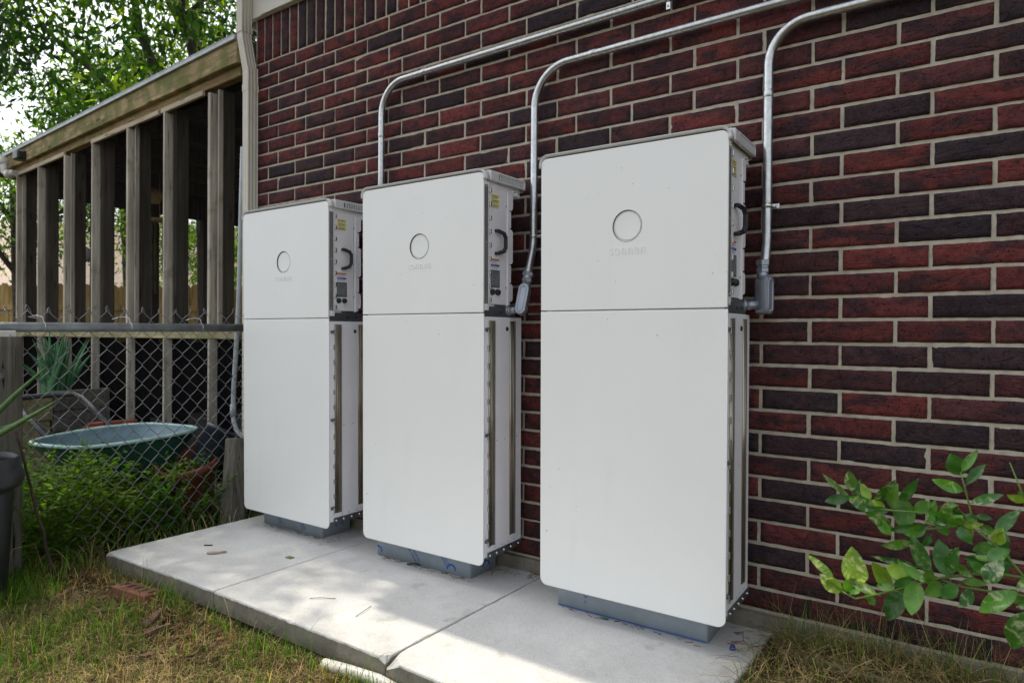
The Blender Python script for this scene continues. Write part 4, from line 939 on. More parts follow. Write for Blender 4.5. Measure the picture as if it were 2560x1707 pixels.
# ------------------------------------------------------------------ ground things at the front
def cored(name, loc, rot, label, L=.19, Wd=.09, Hh=.057, holes=5):
    bm = bmesh.new(); m_ = MB(); m_.bbox(-L/2, L/2, -Wd/2, Wd/2, -Hh/2, Hh/2-.0004, .004)
    root = empty(name, loc, rot, label, 'brick'); m_.build('brick_body', M_terra2, root); bm.free()
    outer = [(-L/2+.004, -Wd/2+.004), (L/2-.004, -Wd/2+.004), (L/2-.004, Wd/2-.004), (-L/2+.004, Wd/2-.004)]
    h_ = MB()
    for k in range(holes):
        cx_ = -L/2+L*(k+.5)/holes; poly = [(cx_+.0085*math.cos(2*PI*i/12), .024*math.sin(2*PI*i/12), Hh/2+.0003) for i in range(12)]; h_.add(poly, [tuple(range(12))])
    h_.build('core_hole', M_dark, root)
    return root
cored('loose_brick', (-2.345, -1.030, -.134), (math.radians(-7), math.radians(4), math.radians(14)), 'red cored brick tucked under the front edge of the leftmost slab', .19, .10, .062)
q = MB(); q.tube([(-1.26, -.965, -.128), (-1.15, -.955, -.122), (-1.03, -.945, -.120), (-.90, -.95, -.128)], .019, 12); tag(q.build('white_pipe', M_pvcw), 'short white plastic pipe lying in the grass against the middle slab', 'pipe')
rk = random.Random(12)
BL = ['reddish brown bark piece in the grass nearest the trash can', 'small bark piece just right of the stake foot', 'largest flat bark piece, in front of the seam between the left slabs', 'bark piece touching the largest one on its right', 'lone bark piece beside the white pipe end of the slab edge', 'bark piece directly below the loose cored brick', 'tiny bark piece between trash can and stake', 'low bark piece at the front of the left group', 'bark piece closest to the camera in the front grass']
def shard(cx_, cy_, r, name, label, cat, mat, z=None):
    m_ = MB(); n = 9; a0 = rk.uniform(0, 6); z = hgt(cx_, cy_)+.026 if z is None else z
    ca, sa = math.cos(a0), math.sin(a0); top = [(cx_+ca*px-sa*py_, cy_+sa*px+ca*py_, z-.006+px*.25*rk.uniform(.5, 1)) for px, py_ in ((r*rk.uniform(.7, 1.3)*math.cos(2*PI*i/n)*1.6, r*rk.uniform(.25, .8)*math.sin(2*PI*i/n)) for i in range(n))]
    m_.prism(top, (0, 0, -.012)); return tag(m_.build(name, mat), label, cat, 'bark pieces in the front grass' if cat == 'bark' else None)
for bi, (x_, y_, r) in enumerate(((-2.50, -1.19, .05), (-2.43, -1.13, .04), (-2.05, -1.13, .055), (-1.98, -1.17, .05), (-1.72, -1.10, .035), (-2.28, -1.18, .04), (-2.58, -1.22, .035), (-2.22, -1.24, .03), (-1.80, -1.24, .045))):
    shard(x_, y_, r*.8, 'bark_piece', BL[bi], 'bark', M_litter)
# litter on the slabs
q = MB(); q.tube([(-2.395, -.700, ZS+.006), (-2.37, -.68, ZS+.008), (-2.345, -.635, ZS+.006)], [.005, .0065, .004], 7); tag(q.build('wood_chip', M_wtrim), 'curled brown bark chip on the leftmost slab', 'wood chip')
q = MB(); q.tube([(-2.525, -.640, ZS+.003), (-2.495, -.615, ZS+.003)], .0028, 6); tag(q.build('wire_scrap', M_black), 'tiny black wire scrap on the leftmost slab near its outer edge', 'scrap')
q = MB(); q.bbox(-2.075, -2.04, -.52, -.495, ZS+.0005, ZS+.004, .001); tag(q.build('leaf_scrap', M_stem), 'small crumpled green leaf on the leftmost slab by the seam', 'leaf')
for pts, l_ in (([(-1.60, -.755, ZS+.003), (-1.565, -.733, ZS+.006), (-1.52, -.70, ZS+.003)], 'thin dry twig on the sunlit middle slab, left of another twig'), ([(-1.335, -.765, ZS+.003), (-1.345, -.71, ZS+.006), (-1.36, -.67, ZS+.003)], 'thin dry twig on the sunlit middle slab, nearer the right seam')):
    q = MB(); q.tube(pts, .0012, 5); tag(q.build('twig', M_litter), l_, 'twig')
q = MB(); q.tube([(-1.575, -.262, ZS+.003), (-1.555, -.245, ZS+.004), (-1.53, -.252, ZS+.012), (-1.51, -.245, ZS+.004)], .0028, 6); tag(q.build('cable_tie', M_black), 'curled black cable scrap against the middle cabinet plinth', 'scrap')
q = MB(); q.lathe([(0, 0), (.009, 0), (.010, .006), (.006, .016), (0, .018)], (-.175, -.225, ZS+.0005), (0, 0, 1), 10); tag(q.build('wire_nut', plain('nut_blue', (.012, .025, .16, 1), .4)), 'small dark blue wire nut on the nearest slab by the right edge', 'wire nut')
q = MB(); q.tube([(-.625, -.262, ZS+.003), (-.60, -.258, ZS+.003)], .003, 6); tag(q.build('green_scrap', M_grn), 'tiny bright green plastic scrap in front of the nearest plinth', 'scrap')
q = MB(); q.tube([(-.20, -.20, ZS+.004), (-.16, -.16, ZS+.010), (-.13, -.18, ZS+.004), (-.08, -.12, ZS+.008)], .0015, 5); q.tube([(-.16, -.16, ZS+.010), (-.17, -.13, ZS+.02)], .0012, 5); tag(q.build('dry_vine', M_redpl), 'thin reddish dry vine on the right corner of the nearest slab', 'vine')
q = MB()
for k in range(20):
    x_ = rk.uniform(-1.32, -1.03); y_ = rk.uniform(-.14, -.03); a = rk.uniform(0, 6); l_ = rk.uniform(.02, .07)
    q.tube([(x_, y_, ZS+.003), (x_+l_*math.cos(a)*.5, y_+l_*math.sin(a)*.5, ZS+rk.uniform(.006, .03)), (x_+l_*math.cos(a), y_+l_*math.sin(a), ZS+.004)], .0009, 4)
for (xc_, yc_, n_, sx, sy_) in ((-2.42, -.250, 60, .24, .008), (-1.50, -.255, 60, .27, .007), (-2.13, -.25, 14, .05, .04), (-2.6, -.17, 16, .10, .02), (-.55, -.26, 30, .28, .006), (-.18, -.15, 20, .05, .05)):
    for k in range(n_):
        x_ = xc_+rk.uniform(-1, 1)*sx; y_ = yc_+rk.gauss(0, sy_); a = rk.uniform(-.7, .7); l_ = rk.uniform(.006, .03)
        q.tube([(x_, y_, ZS+.002), (x_+l_*math.cos(a), y_+l_*math.sin(a), ZS+.003)], rk.uniform(.0004, .0011), 4)
tag(q.build('slab_debris', M_litter), kind='stuff')
for o_ in (bpy.data.objects['slab_debris'],): o_['label'] = 'dry stems and bits of debris along the plinths'; o_['category'] = 'debris'
# irrigation hoses
for pts, l_, r in (([(-.05, -.045, -.062), (.10, -.062, -.062), (.30, -.070, -.064), (.60, -.075, -.066), (1.2, -.07, -.07)], 'thick black hose lying in dry straw along the brick wall', .013), ([(-.06, -.11, -.074), (.10, -.118, -.074), (.25, -.125, -.076), (.6, -.14, -.078), (1.2, -.14, -.08)], 'thinner grey hose in the straw, farther from the bricks', .010)):
    q = MB(); q.tube(pts, r, 10); tag(q.build('garden_hose', M_hose if r > .012 else M_pvc), l_, 'hose')

# ------------------------------------------------------------------ citrus shrub
LEAVES= [(0.209,-0.589,0.557,0.154,-0.595,0.602,0.015,1),(0.219,-0.6,0.572,0.212,-0.606,0.619,0.027,1),(0.215,-0.501,0.541,0.226,-0.53,0.586,0.022,0),(0.211,-0.591,0.552,0.159,-0.589,0.536,0.025,0),(0.258,-0.598,0.556,0.237,-0.584,0.587,0.023,0),(0.266,-0.592,0.533,0.215,-0.632,0.562,0.032,0),(0.26,-0.512,0.536,0.302,-0.545,0.596,0.03,0),(0.279,-0.516,0.522,0.245,-0.509,0.533,0.024,0),(0.301,-0.58,0.54,0.315,-0.6,0.6,0.028,0),(0.316,-0.525,0.55,0.351,-0.56,0.611,0.023,0),(0.321,-0.506,0.478,0.318,-0.491,0.548,0.047,0),(0.298,-0.541,0.482,0.24,-0.565,0.526,0.029,0),(0.296,-0.554,0.469,0.264,-0.546,0.508,0.027,0),(0.371,-0.558,0.502,0.295,-0.544,0.478,0.02,0),(0.34,-0.499,0.522,0.375,-0.535,0.552,0.031,0),(0.384,-0.549,0.534,0.384,-0.548,0.563,0.015,0),(0.364,-0.502,0.496,0.401,-0.519,0.528,0.017,0),(0.423,-0.505,0.51,0.425,-0.54,0.551,0.041,0),(0.404,-0.554,0.554,0.429,-0.561,0.561,0.013,0),(0.434,-0.542,0.628,0.415,-0.55,0.673,0.042,0),(0.438,-0.599,0.647,0.464,-0.599,0.693,0.019,0),(0.446,-0.514,0.604,0.478,-0.497,0.648,0.022,0),(0.439,-0.614,0.605,0.386,-0.635,0.625,0.025,0),(0.455,-0.584,0.575,0.509,-0.598,0.602,0.021,0),(0.444,-0.559,0.541,0.466,-0.561,0.529,0.018,0),(0.463,-0.49,0.526,0.492,-0.483,0.524,0.015,0),(0.499,-0.566,0.509,0.54,-0.56,0.567,0.028,0),(0.471,-0.538,0.507,0.496,-0.536,0.511,0.022,0),(0.339,-0.574,0.463,0.284,-0.602,0.454,0.024,0),(0.376,-0.578,0.401,0.342,-0.595,0.483,0.033,0),(0.352,-0.502,0.39,0.253,-0.489,0.392,0.017,0),(0.37,-0.612,0.391,0.319,-0.607,0.423,0.022,0),(0.295,-0.521,0.328,0.258,-0.541,0.389,0.039,0),(0.336,-0.589,0.388,0.292,-0.591,0.402,0.035,0),(0.308,-0.597,0.362,0.347,-0.607,0.392,0.019,0),(0.251,-0.72,0.39,0.241,-0.745,0.476,0.052,1),(0.199,-0.72,0.396,0.156,-0.762,0.446,0.018,1),(0.216,-0.72,0.364,0.181,-0.762,0.408,0.033,1),(0.286,-0.72,0.376,0.235,-0.719,0.389,0.021,1),(0.308,-0.494,0.315,0.291,-0.525,0.255,0.045,0),(0.349,-0.567,0.373,0.344,-0.608,0.311,0.045,0),(0.399,-0.539,0.368,0.368,-0.572,0.349,0.035,0),(0.431,-0.582,0.384,0.401,-0.574,0.35,0.032,0),(0.415,-0.562,0.397,0.393,-0.551,0.471,0.044,0),(0.416,-0.57,0.41,0.433,-0.613,0.479,0.029,0),(0.458,-0.577,0.41,0.424,-0.558,0.427,0.021,0),(0.484,-0.614,0.413,0.511,-0.605,0.461,0.04,0),(0.439,-0.518,0.378,0.484,-0.522,0.384,0.018,0),(0.486,-0.582,0.453,0.523,-0.569,0.481,0.032,0),(0.474,-0.492,0.434,0.441,-0.5,0.428,0.015,0),(0.486,-0.593,0.456,0.463,-0.577,0.458,0.014,0),(0.536,-0.613,0.403,0.474,-0.604,0.346,0.037,0),(0.553,-0.532,0.337,0.532,-0.522,0.251,0.046,0),(0.558,-0.615,0.389,0.536,-0.627,0.377,0.02,0),(0.561,-0.588,0.425,0.536,-0.632,0.419,0.02,0),(0.548,-0.604,0.596,0.519,-0.619,0.607,0.017,0),(0.56,-0.519,0.585,0.54,-0.526,0.601,0.021,0),(0.373,-0.492,0.464,0.358,-0.503,0.441,0.019,0)]
BR= [[[0.599,-0.55,0.313],[0.55,-0.55,0.422],[0.521,-0.55,0.458],[0.495,-0.55,0.485],[0.456,-0.55,0.513],[0.42,-0.55,0.508],[0.373,-0.55,0.495],[0.338,-0.55,0.487]],[[0.456,-0.55,0.513],[0.454,-0.55,0.547],[0.443,-0.55,0.596],[0.434,-0.55,0.633]],[[0.599,-0.55,0.313],[0.551,-0.55,0.38],[0.484,-0.55,0.376],[0.433,-0.55,0.375],[0.4,-0.55,0.383]],[[0.585,-0.55,0.378],[0.55,-0.55,0.42],[0.515,-0.55,0.418],[0.463,-0.55,0.409],[0.4,-0.55,0.388],[0.359,-0.55,0.365],[0.3,-0.55,0.334],[0.279,-0.659,0.354],[0.245,-0.72,0.356],[0.216,-0.72,0.367]],[[0.264,-0.55,0.525],[0.305,-0.55,0.527],[0.363,-0.55,0.531],[0.42,-0.55,0.519],[0.456,-0.55,0.513]],[[0.559,-0.55,0.542],[0.542,-0.55,0.613],[0.523,-0.55,0.667]]]
sh_ = empty('lime_shrub', (.75, -.55, -.1), label='young citrus shrub with glossy green leaves in front of the bricks at the right', cat='shrub'); sinv = Matrix.Translation(-sh_.location)
q = MB()
for i, b in enumerate(BR):
    if i in (0, 2): b = [(.75, -.55, -.12), (.68, -.55, .12)]+b
    r0 = .0042 if i in (0, 2, 3) else .0026
    n_ = len(b); q.tube(b, [r0*(1-.55*k/(n_-1)) for k in range(n_)], 7)
q.build('branches', M_stem, sh_).matrix_parent_inverse = sinv
q = MB(); q.tube([(.75, -.55, -.14), (.745, -.55, -.02), (.75, -.55, .05)], [.012, .010, .008], 8); q.tube([(.72, -.54, .02), (.80, -.52, .35), (.78, -.5, .7)], [.007, .005, .003], 7); q.build('trunk', M_bark, sh_).matrix_parent_inverse = sinv
lm = MB(); rl = random.Random(21); VAR = []
def lime(b, t_, w, lit, curl=None):
    b = Vector(b); t_ = Vector(t_); d = t_-b; L = d.length; d.normalize()
    toC = (CAM-b).normalized(); side = d.cross(toC).normalized(); tw = rl.uniform(-.5, .5)
    side = (Matrix.Rotation(tw, 3, d) @ side); nrm = side.cross(d).normalized()
    if nrm.dot(toC) < 0: nrm = -nrm
    foldk = rl.uniform(.12, .38); bend = rl.uniform(-.10, .14)*L; crl = rl.uniform(-.3, .5); n = 10
    k = rl.uniform(.75, 1.3)
    if lit: c = rl.choice([(.17, .28, .05), (.13, .25, .06), (.10, .20, .04)])  # leaves in the sun: sunlight painted in as lighter tints
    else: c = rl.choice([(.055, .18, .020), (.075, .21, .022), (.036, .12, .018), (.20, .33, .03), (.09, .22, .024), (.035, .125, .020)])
    lm.cur = tuple(x_*k for x_ in c); vs = []; w *= 1.02; b = b-d*L*.03; L *= 1.08; ph = rl.uniform(0, 6)
    for i in range(n+1):
        s_ = i/n; hw = w/2*max(.02, math.sin(PI*min(1, s_**.86))**.78) if 0 < s_ < 1 else .0006
        p = b+d*L*s_+nrm*(bend*4*s_*(1-s_)-crl*.12*L*s_*s_)
        for u in (-1, -.5, 0, .5, 1):
            wob = .05*w*math.sin(s_*9+ph+u*2)
            vs.append(p+side*hw*u+nrm*(abs(u)*hw*foldk+wob*abs(u)))
    lm.add(vs, [(5*i+a, 5*i+a+1, 5*i+6+a, 5*i+5+a) for i in range(n) for a in range(4)], True)
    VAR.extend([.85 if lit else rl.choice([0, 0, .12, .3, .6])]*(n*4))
    lm.cur = (.12, .20, .04); c0 = len(lm.f); lm.tube([b-d*.008, b+d*.004], .0009, 5, cap=False); VAR.extend([0]*(len(lm.f)-c0))
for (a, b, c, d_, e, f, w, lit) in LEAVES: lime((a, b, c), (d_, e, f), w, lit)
for k in range(34):     # smaller leaves filling the twigs
    b_ = BR[rl.choice([0, 0, 2, 3, 3, 4])]; i_ = rl.randrange(0, len(b_)-1); a = Vector(b_[i_]).lerp(Vector(b_[i_+1]), rl.random())
    v_ = Vector((rl.uniform(-1, .6), rl.uniform(-.6, .5), rl.uniform(-.5, 1))).normalized(); lime(a+v_*.006, a+v_*rl.uniform(.035, .06), rl.uniform(.018, .03), 0)
for k in range(46):     # the part of the shrub outside the frame on the right
    a = Vector((rl.uniform(.60, .95), rl.uniform(-.68, -.42), rl.uniform(.12, .75))); v_ = Vector((rl.uniform(-1, 1), rl.uniform(-1, .6), rl.uniform(-.6, .8))).normalized(); lime(a, a+v_*rl.uniform(.05, .075), rl.uniform(.025, .042), 0)
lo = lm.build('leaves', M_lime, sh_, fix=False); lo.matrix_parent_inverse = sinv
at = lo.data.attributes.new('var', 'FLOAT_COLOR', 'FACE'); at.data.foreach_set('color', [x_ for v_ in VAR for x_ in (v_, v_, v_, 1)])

# ------------------------------------------------------------------ grass, straw and weeds
import numpy as np
def blades(name, items, mat, label, cat):
    """items: list of (x, y, z, height, heading, lean, width, colour); one curved three-step blade each"""
    V = []; F = []; C = []
    for (x, y, z, h, a, lean, w, c) in items:
        dx, dy = math.cos(a), math.sin(a); sx, sy_ = -dy*w/2, dx*w/2; b = len(V)
        tw = random.uniform(-.7, .7); ct, st_ = math.cos(tw), math.sin(tw); sx, sy_ = sx*ct-sy_*st_, sx*st_+sy_*ct
        for s_, k in ((0, 1), (.4, .9), (.75, .6), (1, 0)):
            hx = lean*h*s_*s_; hz = h*s_*math.sqrt(max(.02, 1-(lean*s_)**2*.8)) if lean < 1 else h*(.35*s_*(1-s_)*2+.06)
            px, py_, pz = x+dx*hx, y+dy*hx, z+hz
            if lean >= 1: px, py_ = x+dx*h*s_, y+dy*h*s_
            V += [(px-sx*k, py_-sy_*k, pz), (px+sx*k, py_+sy_*k, pz)] if k else [(px, py_, pz)]
        F += [(b, b+1, b+3, b+2), (b+2, b+3, b+5, b+4), (b+4, b+5, b+6)]; C += [c]*3
    m_ = MB(); m_.v = V; m_.f = F; m_.sm = [False]*len(F); m_.c = C
    o_ = m_.build(name, mat, fix=False); return tag(o_, label, cat, kind='stuff')
rg = random.Random(17)
def gcol(dry):
    if rg.random() < dry: k = rg.uniform(.15, 1.35)**1.3; return (.42*k, .31*k, .155*k)
    k = rg.uniform(.35, 1.4); return (.07*k, .18*k, .018*k) if rg.random() < .55 else (.17*k, .28*k, .03*k)
def on_slab(x, y): return -2.80 < x < -.10 and y > -.965
IT = []
for k in range(90000):
    x = rg.uniform(-3.3, .2); y = rg.uniform(-2.05, -.93)
    if on_slab(x, y): continue
    if x > -.3 and y < -1.2: continue
    cl = noise.noise(Vector((x*2.6, y*2.6, 7)))+.5*noise.noise(Vector((x*9, y*9, 1)))
    bare = noise.noise(Vector((x*1.9+3, y*1.9, 20)))
    near_slab = max(0, 1-abs(y+.97)/.15)
    bareband = max(0, 1-abs(y+1.10)/.14)*(1 if x < -1.7 else .35)
    if rg.random() < .75*bareband: continue
    dry = .58-.55*cl+.25*bareband
    up_ = rg.random() < .42+.3*cl
    if up_ and rg.random() < .62: IT.append((x, y, hgt(x, y)-.003, rg.uniform(.03, .095)*(1.25 if cl > .2 else .9), rg.uniform(0, 6.28), rg.uniform(.15, .95), rg.uniform(.0013, .0032), gcol(dry-.22)))
    else: IT.append((x, y, hgt(x, y)+rg.uniform(0, .014), rg.uniform(.02, .075), rg.uniform(0, 6.28), 1.0, rg.uniform(.0009, .0022), gcol(min(1, dry+.3))))
for k in range(3600):   # ground beyond the fence and by the post
    x = rg.uniform(-4.9, -2.8); y = rg.uniform(-1.6, -.05)
    if on_slab(x, y): continue
    IT.append((x, y, hgt(x, y), rg.uniform(.04, .16), rg.uniform(0, 6.28), rg.uniform(.2, .9), rg.uniform(.003, .006), gcol(.25)))
for k in range(420):     # tall single blades and tufts at the slab edge
    x = rg.choice([-2.32, -2.32, -1.42, -.75, -1.05, -1.75, -.62, -1.25])+rg.gauss(0, .03) if k < 70 else rg.uniform(-2.75, -.15); y = -.985-abs(rg.gauss(0, .016))
    IT.append((x, y, hgt(x, y), rg.uniform(.06, .17)*(1 if k < 70 else .62), rg.uniform(0, 6.28), rg.uniform(.25, .9), rg.uniform(.0016, .0034), gcol(.12 if k < 70 else .4)))
blades('grass', IT, M_grass, 'mixed green and straw coloured grass in front of the slabs', 'grass')
IT = []
for k in range(22000):  # straw along the wall on the right
    x = rg.uniform(-.13, 1.5); y = rg.uniform(-1.25, -.02)
    if x < -.09 and y > -.97: continue
    z = hgt(x, y)
    if rg.random() < .80: IT.append((x, y, z+rg.uniform(0, .04), rg.uniform(.05, .22), rg.uniform(0, 6.28), 1.0, rg.uniform(.0012, .0028), gcol(.90)))
    else: IT.append((x, y, z, rg.uniform(.04, .13), rg.uniform(0, 6.28), rg.uniform(.2, .9), rg.uniform(.0012, .0026), gcol(.35)))
for k in range(900):
    x = rg.uniform(-.08, .75); y = rg.uniform(-.12, -.025); IT.append((x, y, hgt(x, y), rg.uniform(.08, .24), rg.uniform(0, 6.28), rg.uniform(.2, .95), rg.uniform(.0009, .0018), gcol(.6)))
blades('straw_grass', IT, M_grass, 'dry tangled straw and thin grass along the brick wall at the right', 'dry grass')
# far lawn
IT = []
for k in range(9000):
    x = rg.uniform(-14, -5); y = rg.uniform(-3, 6)
    if -7.4 < x < -3.2 and y > .1: continue
    IT.append((x, y, hgt(x, y), rg.uniform(.05, .14), rg.uniform(0, 6.28), rg.uniform(.2, .9), .010, gcol(.2)))
blades('lawn_grass', IT, M_grass, 'rough lawn beyond the fence and porch', 'grass')
# leafy weeds at the fence foot: thin stems with paired oval leaves
wm = MB(); rw = random.Random(31)
def leaf4(m_, p, d, n_, L, w, c):
    m_.cur = c; s_ = d.cross(n_).normalized()*w/2
    m_.add([p, p+d*L*.45+s_, p+d*L, p+d*L*.45-s_], [(0, 1, 2, 3)])
stems = MB()
for k in range(700):
    x = rw.uniform(-3.75, -2.98); y = rw.uniform(-1.22, -.22)
    dens = .25+.75*max(0, min(1, (-y-.1)/.8))
    if rw.random() > dens: continue
    if x > -3.02 and y > -.95: x -= .08
    h = rw.uniform(.12, .58)*(.55+.45*dens)*(1 if x > -3.5 else .8); a = rw.uniform(0, 6.28); ln = rw.uniform(.1, .75)
    z0_ = hgt(x, y); pts = [Vector((x+math.cos(a)*ln*h*s_*s_, y+math.sin(a)*ln*h*s_*s_, z0_+h*s_*(1-.25*ln*s_))) for s_ in (0, .25, .5, .75, 1)]
    stems.cur = (.10, .13, .04) if rw.random() < .7 else (.16, .10, .05); stems.tube(pts, [.0016, .0014, .0012, .001, .0007], 4, cap=False)
    yel = max(0, min(1, .25+.9*noise.noise(Vector((x*3, y*3, 2))))); 
    nl = int(h/.018)
    for j in range(2, nl):
        s_ = j/nl; i = min(3, int(s_*4)); p = pts[i].lerp(pts[i+1], s_*4-i)
        for sg in (0, PI):
            aa = a+j*1.6+sg+rw.uniform(-.4, .4); d = Vector((math.cos(aa), math.sin(aa), rw.uniform(-.1, .7))).normalized()
            kk = rw.uniform(.35, 1.4); c = (.065+.20*yel, .19+.15*yel, .020); Ll = rw.uniform(.018, .048)
            leaf4(wm, p, d, Vector((rw.uniform(-.5, .5), rw.uniform(-.5, .5), 1)).normalized(), Ll, Ll*.42, tuple(v_*kk for v_ in c))
wo = wm.build('weeds', M_weed, fix=False); tag(wo, 'leafy green weeds crowding the foot of the chain link fence', 'weeds', kind='stuff')
tag(stems.build('weed_stems', M_weed, fix=False), 'thin stems of the weeds along the chain link fence', 'weeds', kind='stuff')
bpy.data.objects['weed_stems'].parent = None
# dead leaves and bark crumbs in the bare strip
lt = MB()
for k in range(1500):
    x = rw.uniform(-3.0, -.5); y = -1.00-abs(rw.gauss(0, .13))
    if k % 4 == 0: x = rw.uniform(-3.0, .1); y = rw.uniform(-1.9, -1.0)
    if k % 11 == 0: x = rw.uniform(-.08, .9); y = rw.uniform(-.9, -.03)
    z = hgt(x, y)+rw.uniform(.003, .022); a = rw.uniform(0, 6.28); L_ = rw.uniform(.006, .026); w_ = L_*rw.uniform(.2, .5); t_ = rw.uniform(-.012, .012)
    kk = rw.uniform(.4, 1.5); lt.cur = rw.choice([(.13*kk, .065*kk, .035*kk), (.09*kk, .05*kk, .03*kk), (.24*kk, .17*kk, .09*kk), (.20*kk, .08*kk, .045*kk)])
    ca, sa = math.cos(a), math.sin(a); P4 = [(-L_, 0, 0), (0, w_, t_), (L_, 0, -t_*.6), (0, -w_, t_*.7)]
    lt.add([(x+ca*p-sa*q_, y+sa*p+ca*q_, z+r_) for p, q_, r_ in P4], [(0, 1, 2, 3)])
tag(lt.build('leaf_litter', M_grass, fix=False), 'brown dead leaves and bark crumbs scattered on the bare ground', 'leaf litter', kind='stuff')
# dry bent stalks over the weeds
ds = MB()
for k in range(70):
    x = rw.uniform(-3.6, -2.85); y = rw.uniform(-1.2, -.3); a = rw.uniform(0, 6.28); l_ = rw.uniform(.08, .28)
    if x > -2.95 and y > -.98: continue
    ds.cur = rw.choice([(.32, .24, .12), (.20, .12, .07), (.42, .34, .20)]); z = hgt(x, y)
    ds.tube([(x, y, z), (x+l_*.25*math.cos(a), y+l_*.25*math.sin(a), z+l_*.75), (x+l_*.7*math.cos(a), y+l_*.7*math.sin(a), z+l_*.8), (x+l_*math.cos(a), y+l_*math.sin(a), z+l_*.45)], .0011, 4, cap=False)
tag(ds.build('dry_stalks', M_grass, fix=False), 'dry bent stalks among the weeds by the fence', 'dry stalks', kind='stuff')
# black ground edging near the slab
q = MB(); q.tube([(-2.93, -.24, -.12), (-2.86, -.55, -.118), (-2.84, -.75, -.125), (-2.92, -.95, -.14)], .014, 8); tag(q.build('edging_strip', M_handle), 'dark weathered edging pipe between the fence and the leftmost slab', 'edging')

# ------------------------------------------------------------------ trees
HOLES = [(Vector((-.747*.817-.577, -.747*.577+.817, .335)), .048), (Vector((-.606*.817-.577, -.606*.577+.817, .49)), .040), (Vector((-.70*.817-.577, -.70*.577+.817, .42)), .035)]
def crown(name, parent, ctr, rad, nclump, leaves_per, L, seed, cols, keep=None, droop=.35, shell=.55, mat=M_leaf, hang=.5):
    R = random.Random(seed); V = []; F = []; C = []
    ctr = Vector(ctr)
    for k in range(nclump):
        while True:
            p = Vector((R.uniform(-1, 1), R.uniform(-1, 1), R.uniform(-1, 1)))
            if p.length < 1 and (p.length > shell or R.random() < .45): break
        r_ = 1+.28*noise.noise(p.normalized()*2.2+Vector((seed, 0, 0)))
        p = ctr+Vector((p.x*rad[0], p.y*rad[1], p.z*rad[2]))*r_
        if noise.noise(p*.75+Vector((seed*3, 0, 0))) > .30: continue
        rel_ = p-CAM; g_ = rel_.dot(fw)/1.0
        if any((rel_/max(.1, g_)-h_).length < hr_*(1+.5*noise.noise(p*1.7)) for h_, hr_ in HOLES): continue
        if keep and not keep(p): continue
        cn = noise.noise(p*.55+Vector((0, seed, 0)))*.9+.45; base = cols[max(0, min(len(cols)-1, int((cn+R.gauss(0, .12))*len(cols))))]; kk = R.uniform(.7, 1.3)
        # a drooping spray: a twig with leaflets on both sides
        a = R.uniform(0, 2*PI); d = Vector((math.cos(a), math.sin(a), R.uniform(-.9, .3))).normalized(); sl_ = L*R.uniform(2.2, 4.2)
        for j in range(leaves_per):
            t_ = R.random(); q_ = p+d*sl_*t_+Vector((R.gauss(0, 1), R.gauss(0, 1), R.gauss(0, 1)))*L*1.1-Vector((0, 0, hang*sl_*t_*t_))
            ld = Vector((R.uniform(-1, 1), R.uniform(-1, 1), R.uniform(-1.2, .5)-droop)).normalized(); nn = Vector((R.uniform(-1, 1), R.uniform(-1, 1), R.uniform(-.2, 1))).normalized()
            s_ = ld.cross(nn); 
            if s_.length < .05: continue
            s_.normalize(); l_ = L*R.uniform(.6, 1.25); w = l_*.17; b = len(V)
            V += [q_, q_+ld*l_*.4+s_*w, q_+ld*l_, q_+ld*l_*.4-s_*w]; F.append((b, b+1, b+2, b+3)); c = R.uniform(.75, 1.25)*kk; C.append(tuple(x_*c for x_ in base))
    m_ = MB(); m_.v = V; m_.f = F; m_.sm = [False]*len(F); m_.c = C
    o_ = m_.build(name, mat, fix=False); o_.parent = parent; o_.matrix_parent_inverse = Matrix.Translation(-parent.location); return o_
def trunk(parent, base, top, r, limbs, seed):
    R = random.Random(seed); m_ = MB(); base = Vector(base); top = Vector(top)
    P = [base.lerp(top, i/7)+Vector((R.gauss(0, .05), R.gauss(0, .05), 0))*(i > 0)*r*3 for i in range(8)]
    m_.tube(P, [r*(1.25 if i == 0 else 1-.09*i) for i in range(8)], 10)
    for (i0, e) in limbs:
        s_ = P[i0]; e = Vector(e); pts = [s_.lerp(e, i/6)+Vector((R.gauss(0, .09), R.gauss(0, .09), .25*math.sin(PI*i/6))) for i in range(7)]; pts[0] = s_
        m_.tube(pts, [r*.45*(1-.13*i) for i in range(7)], 7)
        for j in (2, 3, 4, 5):
            q_ = pts[j]; e2 = q_+Vector((R.uniform(-1, 1), R.uniform(-1, 1), R.uniform(-.3, .8)))*.9; m_.tube([q_, q_.lerp(e2, .5)+Vector((0, 0, .08)), e2], [r*.16, r*.1, r*.04], 5)
    o_ = m_.build('trunk', M_bark, parent); o_.matrix_parent_inverse = Matrix.Translation(-parent.location)
GR = [(.020, .048, .020), (.034, .078, .018), (.055, .115, .018), (.12, .19, .02), (.27, .34, .035)]  # dark to bright: unlit depths and sunny highlights put into the leaf tints
YG = [(.10, .19, .022), (.20, .30, .03), (.28, .36, .035)]
BG = [(.045, .09, .045), (.06, .11, .055), (.08, .13, .04)]
def litpatch(p):      # keeps the sun path to the bright patch on the slabs and the grass free of leaves
    t_ = (p.z+.05)/(-LD.z); gx = p.x+LD.x*t_; gy = p.y+LD.y*t_
    if -1.62 < gx < .4 and gy < (-.60 if gx < -1.25 else -.2): return False
    if gx > -3.2 and gx < .5 and gy < -1.0: return noise.noise(Vector((gx*2.4, gy*2.4, 4))) > .02
    if -2.0 < gx <= -1.62 and -.95 < gy < -.45: return noise.noise(Vector((gx*4, gy*4, 9))) > .1
    return True
T = empty('shade_tree', (-9.2, 3.4, -.2), label='large green tree arching over the far end of the porch roof', cat='tree')
